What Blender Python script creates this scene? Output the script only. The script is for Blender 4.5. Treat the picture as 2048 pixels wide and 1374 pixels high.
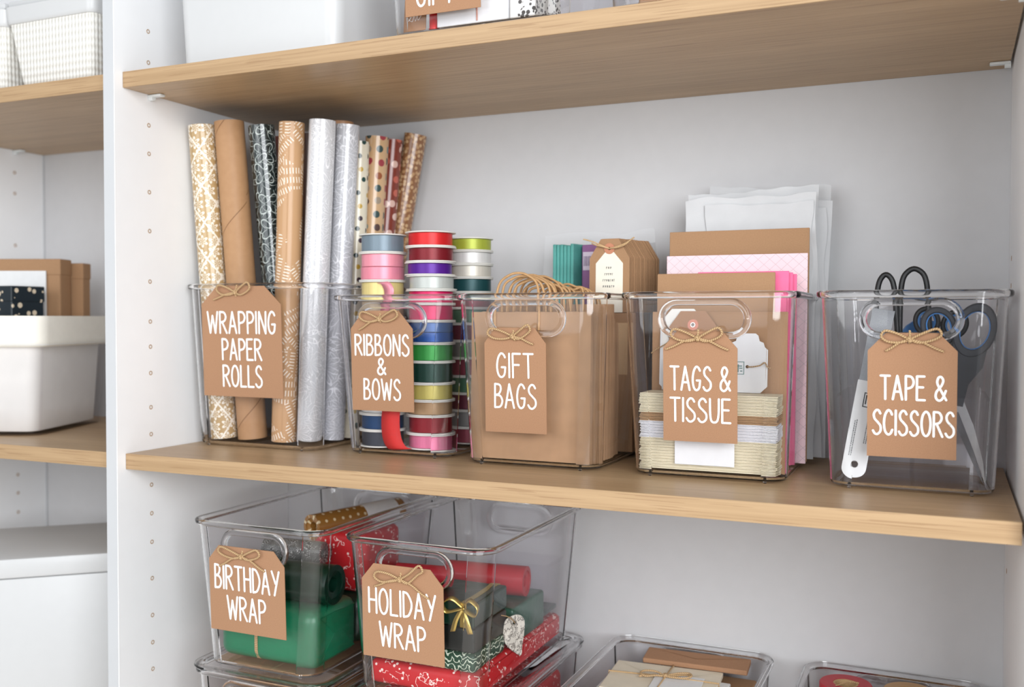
import bpy, bmesh, math, random
from mathutils import Vector, Matrix
from math import sin, cos, pi, radians as R
random.seed(7)
S = bpy.context.scene
COL = S.collection
for o in list(bpy.data.objects): bpy.data.objects.remove(o)

# ------------------------------------------------------------------ camera
cam_d = bpy.data.cameras.new('camera'); cam = bpy.data.objects.new('camera', cam_d); COL.objects.link(cam)
cam.location = (1.18697, -1.17167, 0.21661)
_y, _p, _r = 0.41905, -0.02627, 0.00207
fw = Vector((-sin(_y)*cos(_p), cos(_y)*cos(_p), sin(_p)))
rt = Vector((cos(_y), sin(_y), 0)); up = rt.cross(fw)
rt2 = rt*cos(_r) + up*sin(_r); up2 = -rt*sin(_r) + up*cos(_r)
cam.rotation_euler = Matrix((rt2, up2, -fw)).transposed().to_euler()
cam_d.sensor_width = 36.0
cam_d.lens = 1969.68 / 2048 * 36
cam_d.clip_start = 0.02
cam_d.dof.use_dof = True
cam_d.dof.focus_distance = 1.36
cam_d.dof.aperture_fstop = 3.6
S.camera = cam

# ------------------------------------------------------------------ light
w = bpy.data.worlds.new('room_light'); S.world = w; w.use_nodes = True
w.node_tree.nodes['Background'].inputs[0].default_value = (0.95, 0.978, 1.0, 1)
w.node_tree.nodes['Background'].inputs[1].default_value = 0.56
def area(name, loc, target, sx, sy, power, color):
    d = bpy.data.lights.new(name, 'AREA'); d.shape = 'RECTANGLE'; d.size = sx; d.size_y = sy
    d.energy = power; d.color = color
    o = bpy.data.objects.new(name, d); COL.objects.link(o); o.location = loc
    o.rotation_euler = (Vector(target) - Vector(loc)).to_track_quat('-Z', 'Y').to_euler()
    return o
area('window_light', (2.6, -2.5, 0.85), (0.4, 0.2, 0.15), 2.2, 2.0, 110, (0.95, 0.975, 1.0))
area('front_left_fill_light', (-0.2, -2.9, 0.75), (0.9, 0.2, 0.1), 2.2, 1.8, 36, (0.95, 0.975, 1.0))  # added fill lamp, no known source: evens out the back and right walls
S.view_settings.view_transform = 'Standard'; S.view_settings.look = 'None'
S.view_settings.exposure = 0.0; S.view_settings.gamma = 1.0
S.view_settings.use_curve_mapping = False
try:
    S.cycles.use_denoising = True
    S.cycles.max_bounces = 14; S.cycles.transmission_bounces = 12; S.cycles.transparent_max_bounces = 24
    S.cycles.use_adaptive_sampling = True; S.cycles.adaptive_threshold = 0.03
    S.cycles.glossy_bounces = 6; S.cycles.diffuse_bounces = 4
except Exception: pass

# ------------------------------------------------------------------ helpers: objects
def mk(name, vf, mat, parent=None, smooth=None, uv=None, loc=None):
    v, f = vf[0], vf[1]
    if uv is None and len(vf) > 2: uv = vf[2]
    me = bpy.data.meshes.new(name); me.from_pydata([tuple(p) for p in v], [], f); me.update()
    if uv is not None:
        ul = me.uv_layers.new(name='UVMap')
        for pi_, poly in enumerate(me.polygons):
            for k, li in enumerate(poly.loop_indices): ul.data[li].uv = uv[pi_][k]
    if smooth is not None:
        for poly in me.polygons: poly.use_smooth = True
        me.set_sharp_from_angle(angle=R(smooth))
    me.materials.append(mat)
    o = bpy.data.objects.new(name, me); COL.objects.link(o)
    if parent is not None: o.parent = parent
    if loc is not None: o.location = loc
    return o
def tag(o, label, cat, group=None):
    o['label'] = label; o['category'] = cat
    if group: o['group'] = group
    return o
def thing(name, label, cat, loc=(0, 0, 0), rot=(0, 0, 0), group=None):
    o = bpy.data.objects.new(name, None); COL.objects.link(o); o.empty_display_size = 0.01
    o.location = loc; o.rotation_euler = rot
    return tag(o, label, cat, group)
ORD = ['first', 'second', 'third', 'fourth', 'fifth', 'sixth', 'seventh', 'eighth', 'ninth', 'tenth', 'eleventh', 'twelfth', 'thirteenth', 'fourteenth', 'fifteenth', 'sixteenth', 'seventeenth', 'eighteenth', 'nineteenth', 'twentieth', 'twenty-first', 'twenty-second', 'twenty-third', 'twenty-fourth', 'twenty-fifth', 'twenty-sixth', 'twenty-seventh']
def struct(o): o['kind'] = 'structure'; return o
def clone(o, parent=None):
    c = o.copy(); COL.objects.link(c)
    if parent is not None: c.parent = parent
    for ch in o.children: clone(ch, c)
    return c

# ------------------------------------------------------------------ helpers: shapes (each returns verts, faces[, uvs])
def merge(*ms):
    v, f = [], []
    for m in ms:
        n = len(v); v += list(m[0]); f += [tuple(i + n for i in fc) for fc in m[1]]
    return v, f
def xf(m, M):
    return ([M @ Vector(p) for p in m[0]],) + tuple(m[1:])
def move(m, x=0, y=0, z=0): return xf(m, Matrix.Translation((x, y, z)))
def rotm(a, axis): return Matrix.Rotation(a, 4, axis)
def box(x0, x1, y0, y1, z0, z1):
    v = [(x0,y0,z0),(x1,y0,z0),(x1,y1,z0),(x0,y1,z0),(x0,y0,z1),(x1,y0,z1),(x1,y1,z1),(x0,y1,z1)]
    return v, [(3,2,1,0),(4,5,6,7),(0,1,5,4),(1,2,6,5),(2,3,7,6),(3,0,4,7)]
def rbox(x0, x1, y0, y1, z0, z1, b=0.002, seg=2):
    bm = bmesh.new(); m = box(x0, x1, y0, y1, z0, z1)
    vs = [bm.verts.new(p) for p in m[0]]
    for f in m[1]: bm.faces.new([vs[i] for i in f])
    bmesh.ops.bevel(bm, geom=list(bm.edges), offset=b, segments=seg, profile=0.5, affect='EDGES')
    bm.verts.index_update()
    r = [v.co.copy() for v in bm.verts], [tuple(v.index for v in f.verts) for f in bm.faces]
    bm.free(); return r
def plate(outer, t, holes=(), y=0.0):
    """flat plate in the x-z plane with real holes, thickness t along +y from y"""
    bm = bmesh.new()
    for loop in [outer] + list(holes):
        vs = [bm.verts.new((p[0], y, p[1])) for p in loop]
        for a, b in zip(vs, vs[1:] + vs[:1]): bm.edges.new((a, b))
    bmesh.ops.triangle_fill(bm, use_beauty=True, use_dissolve=False, edges=list(bm.edges), normal=(0, -1, 0))
    bmesh.ops.recalc_face_normals(bm, faces=list(bm.faces))
    fr = list(bm.faces)
    ex = bmesh.ops.extrude_face_region(bm, geom=fr)
    bmesh.ops.translate(bm, vec=(0, t, 0), verts=[g for g in ex['geom'] if isinstance(g, bmesh.types.BMVert)])
    bmesh.ops.recalc_face_normals(bm, faces=list(bm.faces))
    bm.verts.index_update()
    r = [v.co.copy() for v in bm.verts], [tuple(v.index for v in f.verts) for f in bm.faces]
    bm.free(); return r
def circle(cx, cz, r, n=20, rz=None):
    rz = rz or r
    return [(cx + r*cos(2*pi*i/n), cz + rz*sin(2*pi*i/n)) for i in range(n)]
def rrect(x0, x1, y0, y1, r, n=6):
    pts = []
    for cx, cy, a in ((x1-r, y0+r, -90), (x1-r, y1-r, 0), (x0+r, y1-r, 90), (x0+r, y0+r, 180)):
        for i in range(n+1):
            t = R(a + 90*i/n); pts.append((cx + r*cos(t), cy + r*sin(t)))
    return pts
def stadium(cx, cz, hw, hh, n=10):
    pts = []
    for s, a in ((1, -90), (-1, 90)):
        for i in range(n+1):
            t = R(a + 180*i/n); pts.append((cx + s*(hw-hh) + hh*cos(t), cz + hh*sin(t)))
    return pts
def loft(loops, cap0=True, cap1=True, ring=False):
    n = len(loops[0]); v = [p for L in loops for p in L]; f = []
    m = len(loops)
    for k in range(m if ring else m-1):
        a, b = k*n, ((k+1) % m)*n
        for i in range(n):
            j = (i+1) % n; f.append((a+i, a+j, b+j, b+i))
    if not ring:
        if cap0: f.append(tuple(range(n-1, -1, -1)))
        if cap1: f.append(tuple(range((m-1)*n, m*n)))
    return v, f
def smoothpath(pts, k=6, closed=False):
    """Catmull-Rom through the points"""
    P = [Vector(p) for p in pts]; n = len(P); out = []
    for i in range(n if closed else n-1):
        p1, p2 = P[i], P[(i+1) % n]
        p0 = P[i-1] if (closed or i > 0) else p1*2 - p2
        p3 = P[(i+2) % n] if (closed or i+2 < n) else p2*2 - p1
        for s in range(k):
            t = s/k
            out.append(0.5*((2*p1) + (p2-p0)*t + (2*p0-5*p1+4*p2-p3)*t*t + (3*p1-p0-3*p2+p3)*t**3))
    if not closed: out.append(P[-1])
    return out
def tube(path, r, n=8, closed=False, flat=1.0, radii=None):
    P = [Vector(p) for p in path]; m = len(P); v, f, uv = [], [], []
    T = []
    for i in range(m):
        a = P[i-1] if (closed or i > 0) else P[i]; b = P[(i+1) % m] if (closed or i < m-1) else P[i]
        d = (b - a); T.append(d.normalized() if d.length > 1e-9 else Vector((0, 0, 1)))
    nrm = T[0].orthogonal().normalized(); L = [0.0]
    for i in range(m):
        nrm = (nrm - T[i]*nrm.dot(T[i])).normalized(); bn = T[i].cross(nrm)
        rr = radii[i] if radii else r
        for k in range(n):
            a = 2*pi*k/n; v.append(P[i] + nrm*cos(a)*rr + bn*sin(a)*rr*flat)
        if i: L.append(L[-1] + (P[i]-P[i-1]).length)
    L.append(L[-1] + (P[0]-P[-1]).length)
    for i in range(m if closed else m-1):
        a, b = i*n, ((i+1) % m)*n
        for k in range(n):
            j = (k+1) % n; f.append((a+k, a+j, b+j, b+k))
            u0, u1 = k/n*2*pi*r, (k+1)/n*2*pi*r
            uv.append([(u0, L[i]), (u1, L[i]), (u1, L[i+1]), (u0, L[i+1])])
    if not closed:
        f.append(tuple(range(n-1, -1, -1))); f.append(tuple(range((m-1)*n, m*n)))
        uv += [[(0, 0)]*n, [(0, 0)]*n]
    return v, f, uv
def lathe(prof, n=40, closed=True):
    """profile of (r, z); closed ring profile; uv = (arc, length)"""
    v, f, uv = [], [], []; m = len(prof); L = [0]
    for i in range(m): L.append(L[-1] + math.dist(prof[i], prof[(i+1) % m]))
    for (r, z) in prof:
        for k in range(n): v.append((r*cos(2*pi*k/n), r*sin(2*pi*k/n), z))
    for i in range(m if closed else m-1):
        a, b = i*n, ((i+1) % m)*n; rr = max(prof[i][0], prof[(i+1) % m][0])
        for k in range(n):
            j = (k+1) % n; f.append((a+k, a+j, b+j, b+k))
            u0, u1 = 2*pi*rr*k/n, 2*pi*rr*(k+1)/n
            z0, z1 = prof[i][1], prof[(i+1) % m][1]
            uv.append([(u0, z0), (u1, z0), (u1, z1), (u0, z1)])
    return v, f, uv
def sheet(wd, ht, t, nx=14, nz=14, amp=0.002, seed=0, edge=0.0):
    """wavy upright sheet in x-z, thickness t along y"""
    rd = random.Random(seed); ph = [rd.uniform(0, 6.28) for _ in range(8)]; fr = [rd.uniform(1, 4) for _ in range(8)]
    def yy(u, q): return amp*(sin(fr[0]*3*u+ph[0])*cos(fr[1]*2*q+ph[1]) + .6*sin(fr[2]*5*(u+q)+ph[2]) + .5*sin(fr[3]*6*(u-q)+ph[3]))
    v, f = [], []
    for s in (0, 1):
        for i in range(nz+1):
            for k in range(nx+1):
                u, q = k/nx, i/nz
                ez = edge*sin(fr[4]*4*u+ph[4])*q + edge*.5*sin(fr[5]*9*u+ph[5])*q
                ex = edge*sin(fr[6]*4*q+ph[6])*(2*u-1)
                v.append(((u-.5)*wd + ex, yy(u, q) + s*t, q*ht + ez))
    N = (nx+1)*(nz+1); g = lambda s, i, k: s*N + i*(nx+1) + k
    for i in range(nz):
        for k in range(nx):
            f.append((g(0,i,k), g(0,i,k+1), g(0,i+1,k+1), g(0,i+1,k)))
            f.append((g(1,i,k), g(1,i+1,k), g(1,i+1,k+1), g(1,i,k+1)))
    for i in range(nz):
        f.append((g(0,i,0), g(0,i+1,0), g(1,i+1,0), g(1,i,0))); f.append((g(0,i,nx), g(1,i,nx), g(1,i+1,nx), g(0,i+1,nx)))
    for k in range(nx):
        f.append((g(0,0,k), g(1,0,k), g(1,0,k+1), g(0,0,k+1))); f.append((g(0,nz,k), g(0,nz,k+1), g(1,nz,k+1), g(1,nz,k)))
    return v, f

# ------------------------------------------------------------------ helpers: materials
def lin(r, g, b):
    c = lambda x: (x/255/12.92) if x/255 <= .04045 else ((x/255+.055)/1.055)**2.4
    return (c(r), c(g), c(b), 1)
class NT:
    def __init__(self, name):
        self.m = bpy.data.materials.new(name); self.m.use_nodes = True
        self.t = self.m.node_tree; self.b = self.t.nodes['Principled BSDF']
    def n(self, kind, **kw):
        nd = self.t.nodes.new(kind)
        for k, v in kw.items(): setattr(nd, k, v)
        return nd
    def put(self, sock, val):
        if isinstance(val, bpy.types.NodeSocket): self.t.links.new(val, sock)
        elif val is not None: sock.default_value = val
    def math(self, op, a, b=None, c=None):
        nd = self.n('ShaderNodeMath', operation=op)
        for i, x in enumerate((a, b, c)): self.put(nd.inputs[i], x) if x is not None else None
        return nd.outputs[0]
    def coord(self, which='Object'): return self.n('ShaderNodeTexCoord').outputs[which]
    def mapping(self, vec, scale=(1,1,1), rot=(0,0,0), loc=(0,0,0)):
        nd = self.n('ShaderNodeMapping'); self.put(nd.inputs[0], vec)
        nd.inputs[1].default_value = loc; nd.inputs[2].default_value = rot; nd.inputs[3].default_value = scale
        return nd.outputs[0]
    def noise(self, vec, scale, detail=3, rough=.5):
        nd = self.n('ShaderNodeTexNoise'); self.put(nd.inputs['Vector'], vec)
        nd.inputs['Scale'].default_value = scale; nd.inputs['Detail'].default_value = detail; nd.inputs['Roughness'].default_value = rough
        return nd.outputs['Fac']
    def vor(self, vec, scale, rnd=1.0, feat='F1', dim='2D'):
        nd = self.n('ShaderNodeTexVoronoi', feature=feat, voronoi_dimensions=dim); self.put(nd.inputs['Vector'], vec)
        nd.inputs['Scale'].default_value = scale; nd.inputs['Randomness'].default_value = rnd
        return nd
    def mix(self, fac, a, b):
        nd = self.n('ShaderNodeMix', data_type='RGBA'); self.put(nd.inputs[0], fac); self.put(nd.inputs[6], a); self.put(nd.inputs[7], b)
        return nd.outputs[2]
    def ramp(self, fac, stops, interp='LINEAR'):
        nd = self.n('ShaderNodeValToRGB'); self.put(nd.inputs[0], fac); cr = nd.color_ramp; cr.interpolation = interp
        while len(cr.elements) < len(stops): cr.elements.new(.5)
        for e, (p, c) in zip(cr.elements, stops): e.position = p; e.color = c
        return nd.outputs[0]
    def bump(self, h, strength=.2, dist=.001):
        nd = self.n('ShaderNodeBump'); nd.inputs['Strength'].default_value = strength; nd.inputs['Distance'].default_value = dist
        self.put(nd.inputs['Height'], h); self.put(self.b.inputs['Normal'], nd.outputs[0])
    def out(self, color=None, rough=.5, spec=.5, metal=0, coat=0, trans=0, ior=1.45, sheen=0):
        b = self.b
        if color is not None: self.put(b.inputs['Base Color'], color)
        self.put(b.inputs['Roughness'], rough); b.inputs['Specular IOR Level'].default_value = spec
        b.inputs['Metallic'].default_value = metal; b.inputs['Coat Weight'].default_value = coat
        b.inputs['Transmission Weight'].default_value = trans; b.inputs['IOR'].default_value = ior
        b.inputs['Sheen Weight'].default_value = sheen
        return self.m
_cache = {}
def plain(name, c, rough=.5, var=.06, scale=60, bump=0, bscale=300, **kw):
    """base colour with a fine procedural variation"""
    if name in _cache: return _cache[name]
    t = NT(name); L = lin(*c); v = t.coord('Object')
    nz = t.noise(v, scale, 4)
    dk = tuple(x*(1-var) for x in L[:3]) + (1,); lt = tuple(min(1, x*(1+var)) for x in L[:3]) + (1,)
    col = t.ramp(nz, [(.3, dk), (.7, lt)])
    if bump: t.bump(t.noise(v, bscale, 3), bump, .0006)
    _cache[name] = t.out(col, rough, **kw); return _cache[name]

# wood
def wood():
    t = NT('oak_wood'); v = t.coord('Object')
    broad = t.noise(t.mapping(v, (.9, 16, 30)), 1.0, 4, .55)
    fine = t.noise(t.mapping(v, (2.6, 170, 220)), 1.0, 3, .6)
    pore = t.noise(t.mapping(v, (7, 380, 420)), 1.0, 2, .5)
    s = t.math('ADD', t.math('MULTIPLY', broad, .6), t.math('MULTIPLY', fine, .5))
    col = t.ramp(s, [(.28, lin(144, 113, 82)), (.45, lin(170, 140, 105)), (.6, lin(183, 153, 117)), (.78, lin(195, 167, 132))])
    col = t.mix(t.math('MULTIPLY', t.math('LESS_THAN', pore, .40), .42), col, lin(136, 102, 70))
    t.bump(fine, .12, .0004)
    return t.out(col, .36, .45)
WOOD = wood()
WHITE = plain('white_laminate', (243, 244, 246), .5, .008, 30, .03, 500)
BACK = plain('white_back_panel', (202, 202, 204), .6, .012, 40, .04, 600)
EDGE = plain('white_edge_band', (197, 199, 202), .45, .01, 30)
KRAFT = plain('kraft_card', (165, 126, 97), .75, .07, 700, .12, 900, spec=.2)
KRAFT2 = plain('kraft_board', (166, 130, 98), .75, .05, 500, .1, 800, spec=.2)
BAG = plain('kraft_bag_paper', (168, 133, 101), .7, .07, 40, .25, 60, spec=.25)
TWINEc = (196, 164, 122)
def twine():
    t = NT('jute_twine'); uv = t.coord('UV')
    sx = t.n('ShaderNodeSeparateXYZ'); t.put(sx.inputs[0], uv)
    ph = t.math('ADD', t.math('MULTIPLY', sx.outputs[0], 900), t.math('MULTIPLY', sx.outputs[1], 2200))
    st = t.math('MULTIPLY_ADD', t.math('SINE', ph), .5, .5)
    col = t.mix(st, lin(160, 128, 92), lin(206, 176, 136))
    t.bump(st, .6, .0008); return t.out(col, .85, .1)
TWINE = twine()
INK = plain('white_ink', (250, 249, 247), .6, .005, 50)
GREYINK = plain('grey_ink', (120, 118, 116), .6, .01)
DARKINK = plain('dark_ink', (45, 50, 52), .6, .01)
def clear(name, c, rough=0.0):
    t = NT(name); v = t.coord('Object')
    return t.out(c, rough, .5, trans=1.0, ior=1.46)
GLASS = clear('clear_acrylic', (0.988, 0.985, 0.99, 1))
def thin(name, tint, ior=1.29, rough=.02):
    t = NT(name); lw = t.n('ShaderNodeLayerWeight'); lw.inputs[0].default_value = .5; f0 = ((ior-1)/(ior+1))**2
    fr_ = t.math('MULTIPLY_ADD', t.math('POWER', lw.outputs['Facing'], 5.0), .5, f0)     # Schlick
    v = t.coord('Object'); bp = t.n('ShaderNodeBump'); bp.inputs['Strength'].default_value = .03; bp.inputs['Distance'].default_value = .002
    t.put(bp.inputs['Height'], t.noise(v, 9, 2))
    tr = t.n('ShaderNodeBsdfTransparent'); tr.inputs[0].default_value = tint
    gl = t.n('ShaderNodeBsdfGlossy'); gl.inputs['Roughness'].default_value = rough; t.put(gl.inputs['Normal'], bp.outputs[0])
    mx = t.n('ShaderNodeMixShader'); t.put(mx.inputs[0], fr_); t.put(mx.inputs[1], tr.outputs[0]); t.put(mx.inputs[2], gl.outputs[0])
    t.t.links.new(mx.outputs[0], t.t.nodes['Material Output'].inputs[0])
    return t.m
PANE = thin('clear_acrylic_wall', (.993, .990, .996, 1))
FILM = thin('clear_film', (0.95, 0.95, 0.95, 1), 1.4, .08)
CARDWHITE = plain('white_card', (226, 227, 228), .6, .02, 80)
CREAM = plain('cream_card', (228, 218, 190), .65, .03, 120)
PINWHITE = plain('white_plastic', (226, 230, 230), .35, .01)

# ------------------------------------------------------------------ setting
XL, XR, YB, ZU, T = -0.005, 1.2626, 0.42, 0.576, 0.025     # inner faces, back wall, underside of upper shelf, board thickness
ZL = -0.568                                                # top of the lower shelf
PF = -0.0174                                               # front edge of the upright panels
ZB, ZT = -0.95, 1.35
wl = struct(mk('wall_left', rbox(XL-.0225, XL, PF, YB, ZB, ZT, .0008, 1), WHITE))
mk('edge_band', box(XL-.0218, XL-.0007, PF-.0004, PF+.0001, ZB, ZT), EDGE, wl)
wr = struct(mk('wall_right', rbox(XR, XR+.0225, PF, YB, ZB, ZT, .0008, 1), WHITE))
XLL = -0.668
w3 = struct(mk('wall_far_left', rbox(XLL-.0225, XLL, PF, YB, ZB, ZT, .0008, 1), WHITE))
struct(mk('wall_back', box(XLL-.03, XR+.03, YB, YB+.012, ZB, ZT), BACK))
struct(mk('trim_corner', box(XLL, XLL+.003, YB-.003, YB, ZB, ZT), EDGE))
struct(mk('floor', box(-3.5, 4.5, -5, .6, ZB-.04, ZB), plain('pale_floor', (222, 214, 204), .55, .05, 4)))
HOLE = plain('drilled_hole', (170, 140, 110), .8, .1)
hole_m = lathe([(.0036, 0), (.0036, .0007), (.0022, .0007), (.0022, -.006), (.0, -.006), (.0, -.0065), (.0036, -.0065)], 14)
hole_mesh = None
def hole(parent, x, y, z, side):
    global hole_mesh
    if hole_mesh is None:
        o = mk('pin_hole', xf(hole_m, rotm(pi/2, 'Y')), HOLE, parent, 40); hole_mesh = o.data
    else:
        o = bpy.data.objects.new('pin_hole', hole_mesh); COL.objects.link(o); o.parent = parent
    o.location = (x, y, z)
    if side < 0: o.rotation_euler = (0, 0, pi)
for z in (.678, .628, .527, .481, .419, .356, .274, .209, .168, .125, .069, .025, -.058, -.105, -.152, -.212, -.273, -.318, -.362): hole(wl, XL - .0003, .055, z, 1)
for z in (.528, .483, .371, -.128, -.168, -.21): hole(w3, XLL - .0003, .345, z, 1)
for z in (.30, .262, -.095, -.135): hole(wr, XR + .0003, .355, z, -1)

def shelf(label, x0, x1, z_top, pins=()):
    t = thing('shelf_board', label, 'shelf', ((x0+x1)/2, 0, z_top-T), group='oak shelf boards')
    h = (x1-x0)/2
    mk('board', rbox(-h, h, .0008, YB-.001, 0, T, .0006, 1), WOOD, t)
    mk('front_edge', rbox(-h, h, 0, .0009, .0002, T-.0002, .0003, 1), WOOD, t)
    for s, y, m in pins:      # peg, tongue and collar under the board
        x = s*h
        p = merge(rbox(min(x, x-s*.027), max(x, x-s*.027), y-.006, y+.006, -.0042, -.0002, .0017, 2),
                  xf(tube([(0, 0, 0), (0, 0, .008)], .0045, 12)[:2], Matrix.Translation((x, y, -.005)) @ rotm(-s*pi/2, 'Y')))
        mk('shelf_pin', p, m, t, 40)
    return t
CLIP = clear('clear_pin', (.93, .94, .95, 1), .08)
shelf('upper oak shelf board carrying the big white box', XL+.0005, XR-.0035, ZU+T, [(-1, .058, PINWHITE), (1, .375, PINWHITE), (1, .06, PINWHITE)])
shelf('middle oak shelf board carrying the five tagged clear bins', XL+.0005, XR-.0035, 0, [(-1, .056, CLIP), (1, .375, CLIP)])
shelf('lowest oak shelf board under the stacked clear bins', XL+.0005, XR-.0035, ZL)
LB0, LB1 = XLL+.001, XL-.0235
shelf('upper oak shelf board under the white woven baskets', LB0, LB1, ZU+T, [(-1, .345, PINWHITE)])
shelf('oak shelf board under the cream lined fabric basket', LB0, LB1, 0)
shelf('lowest oak shelf board under the white lidded box', LB0, LB1, ZL)

# ------------------------------------------------------------------ clear bins
def make_bin(label, xb, xt, yb, yt, z0, h, handle=None, back=True, lid=False, group='clear bins', r=.03, name='clear_bin'):
    """xb/xt: outer x range at bottom/top; yb/yt likewise; handle = (half width, half height, depth below rim)"""
    cx, cy = (xb[0]+xb[1])/2, (yb[0]+yb[1])/2
    t = thing(name, label, 'bin', (cx, cy, z0), group=group)
    wt, rimh = .0026, .0095
    def ring(q, off, z, rr):
        a = [xb[i] + (xt[i]-xb[i])*q - cx for i in (0, 1)]; b = [yb[i] + (yt[i]-yb[i])*q - cy for i in (0, 1)]
        return [(x, y, z) for x, y in rrect(a[0]+off, a[1]-off, b[0]+off, b[1]-off, max(rr-off, .004), 7)]
    hb = h - rimh
    lv = [ring(0, .006, .0022, r), ring(0, .002, .0034, r), ring(0, 0, .0075, r)]
    for k in range(1, 7): lv.append(ring(k/6*(hb/h), 0, .0075 + (hb-.0075)*k/6, r))
    for k in range(6, -1, -1): lv.append(ring(k/6*(hb/h), wt, max(.0085, .0075 + (hb-.0075)*k/6), r))
    lv.append(ring(0, wt+.003, .0058, r)); 
    body = mk('body', loft(lv), PANE, t, 50)
    body.data.materials.append(GLASS)
    for poly in body.data.polygons:
        c = poly.center; q = c.z/h
        hx_ = (xb[1]-xb[0])/2 + ((xt[1]-xt[0])-(xb[1]-xb[0]))/2*q; hy_ = (yb[1]-yb[0])/2 + ((yt[1]-yt[0])-(yb[1]-yb[0]))/2*q
        if (abs(c.x - ((xt[0]+xt[1])/2-cx)*q) > hx_-r+.001 and abs(c.y) > hy_-r+.001 and c.z > .006) or (.0023 < c.z < .0085): poly.material_index = 1
    yf = lambda z: yb[0] + (yt[0]-yb[0])*z/h - cy
    yk = lambda z: yb[1] + (yt[1]-yb[1])*z/h - cy
    if handle:
        hw, hh, dz = handle; zc = h - dz
        cut = []
        hx = (xt[0]+xt[1])/2 - cx
        for fy, on in ((yf, 1), (yk, back)):
            if not on: continue
            pl = plate(stadium(hx, zc, hw, hh), .03, y=fy(zc)-.015)
            cut.append(pl)
        co = mk('cut', merge(*cut), GLASS)
        md = body.modifiers.new('b', 'BOOLEAN'); md.operation = 'DIFFERENCE'; md.object = co; md.solver = 'EXACT'
        dg = bpy.context.evaluated_depsgraph_get(); nm = bpy.data.meshes.new_from_object(body.evaluated_get(dg))
        body.modifiers.clear(); body.data = nm
        for poly in nm.polygons: poly.use_smooth = True
        nm.set_sharp_from_angle(angle=R(40))
        bpy.data.objects.remove(co)
        for fy, on, s in ((yf, 1, -1), (yk, back, 1)):
            if not on: continue
            # grip ring: a rounded collar lining the opening
            prof = [(.0085, -.0003), (.0066, -.0030), (.0032, -.0040), (.0002, -.0030), (-.0012, -.0006), (-.0012, wt+.0008), (.004, wt+.0013), (.0085, wt+.0004)]
            L = [[(x, fy(z) - s*q, z) for x, z in stadium(hx, zc, hw+e, hh+e, 14)] for e, q in prof]
            mk('handle_ring', loft(L, ring=True), GLASS, t, 35)
    # rim: rounded lip running round the top
    prof = [(0, 0), (-.0045, .0008), (-.0062, .003), (-.0062, .0068), (-.0045, .0089), (-.001, .0094), (wt, .0088), (wt+.0006, .006), (wt, 0)]
    L = [ring((hb+z)/h, off, hb+.0002+z, r) for off, z in prof]
    mk('rim', loft(L, ring=True), GLASS, t, 50)
    fx, fyy = (xb[1]-xb[0])/2-.026, (yb[1]-yb[0])/2-.026
    for sx in (-1, 1):
        for sy in (-1, 1):
            mk('foot', lathe([(.0, 0), (.0016, 0), (.0022, .0008), (.0022, .0024), (.0, .0024)], 12, False)[:2], GLASS, t, 40, loc=(sx*fx, sy*(fyy+.02), 0))
    if lid:
        a = ring(1, -.0075, h+.0004, r); b = ring(1, -.0085, h+.002, r); c = ring(1, -.0075, h+.004, r); d = ring(1, -.003, h+.0046, r); e = ring(1, .006, h+.0046, r); f2 = ring(1, .009, h+.0026, r)
        mk('lid', loft([a, b, c, d, e, f2]), GLASS, t, 40)
    return t
MB = 'clear bins in a row on the middle shelf'
make_bin('clear bin holding upright wrapping paper rolls beside the left panel', (.014, .257), (.002, .272), (.134, .405), (.124, .413), 0, .272, None, group=MB)
make_bin('clear bin holding the stacked ribbon spools', (.304, .491), (.285, .507), (.152, .398), (.142, .408), 0, .252, (.054, .0195, .040), back=True, group=MB)
make_bin('clear bin holding kraft gift bags', (.529, .736), (.516, .745), (.131, .398), (.121, .408), 0, .252, (.054, .0185, .036), group=MB)
make_bin('clear bin holding cards, tags and tissue', (.786, .993), (.773, 1.003), (.131, .398), (.121, .408), 0, .252, (.054, .0185, .036), group=MB)
make_bin('clear bin holding scissors and a ruler beside the right panel', (1.045, 1.239), (1.033, 1.251), (.141, .340), (.131, .350), 0, .252, (.052, .0175, .036), group=MB)
LG = 'clear bins on the lower shelf'
ZE = -.325
make_bin('clear lidded bin underneath the birthday wrap bin', (.127, .332), (.108, .350), (.026, .39), (.020, .40), ZL, ZE-.0046-ZL, (.055, .018, .036), lid=True, group=LG)
make_bin('clear lidded bin underneath the holiday wrap bin', (.405, .605), (.388, .622), (.026, .39), (.020, .40), ZL, ZE-.0046-ZL, (.055, .018, .036), lid=True, group=LG)
make_bin('open clear bin stacked on another, holding the birthday wrap', (.129, .330), (.108, .350), (.028, .385), (.020, .395), ZE, .228, (.054, .019, .037), group=LG)
make_bin('open clear bin stacked on another, holding the holiday wrap', (.407, .603), (.389, .621), (.028, .385), (.020, .395), ZE, .228, (.054, .019, .037), group=LG)
make_bin('open low clear bin holding envelopes tied with twine', (.695, .925), (.682, .936), (.06, .400), (.05, .411), ZL, ZE-ZL+.008, (.055, .018, .036), group=LG)
make_bin('open low clear bin holding red and kraft tape rolls', (1.005, 1.225), (.992, 1.238), (.06, .400), (.05, .411), ZL, ZE-ZL+.008, (.055, .018, .036), group=LG)
UG = 'clear bins on the upper shelf'
make_bin('clear bin behind the cropped tag on the upper shelf', (.472, .728), (.458, .742), (.012, .30), (.004, .308), ZU+T, .22, None, group=UG)
make_bin('clear bin at the top edge, right of the cropped tag', (.786, .98), (.772, .993), (.020, .30), (.012, .308), ZU+T, .22, None, group=UG)

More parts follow.
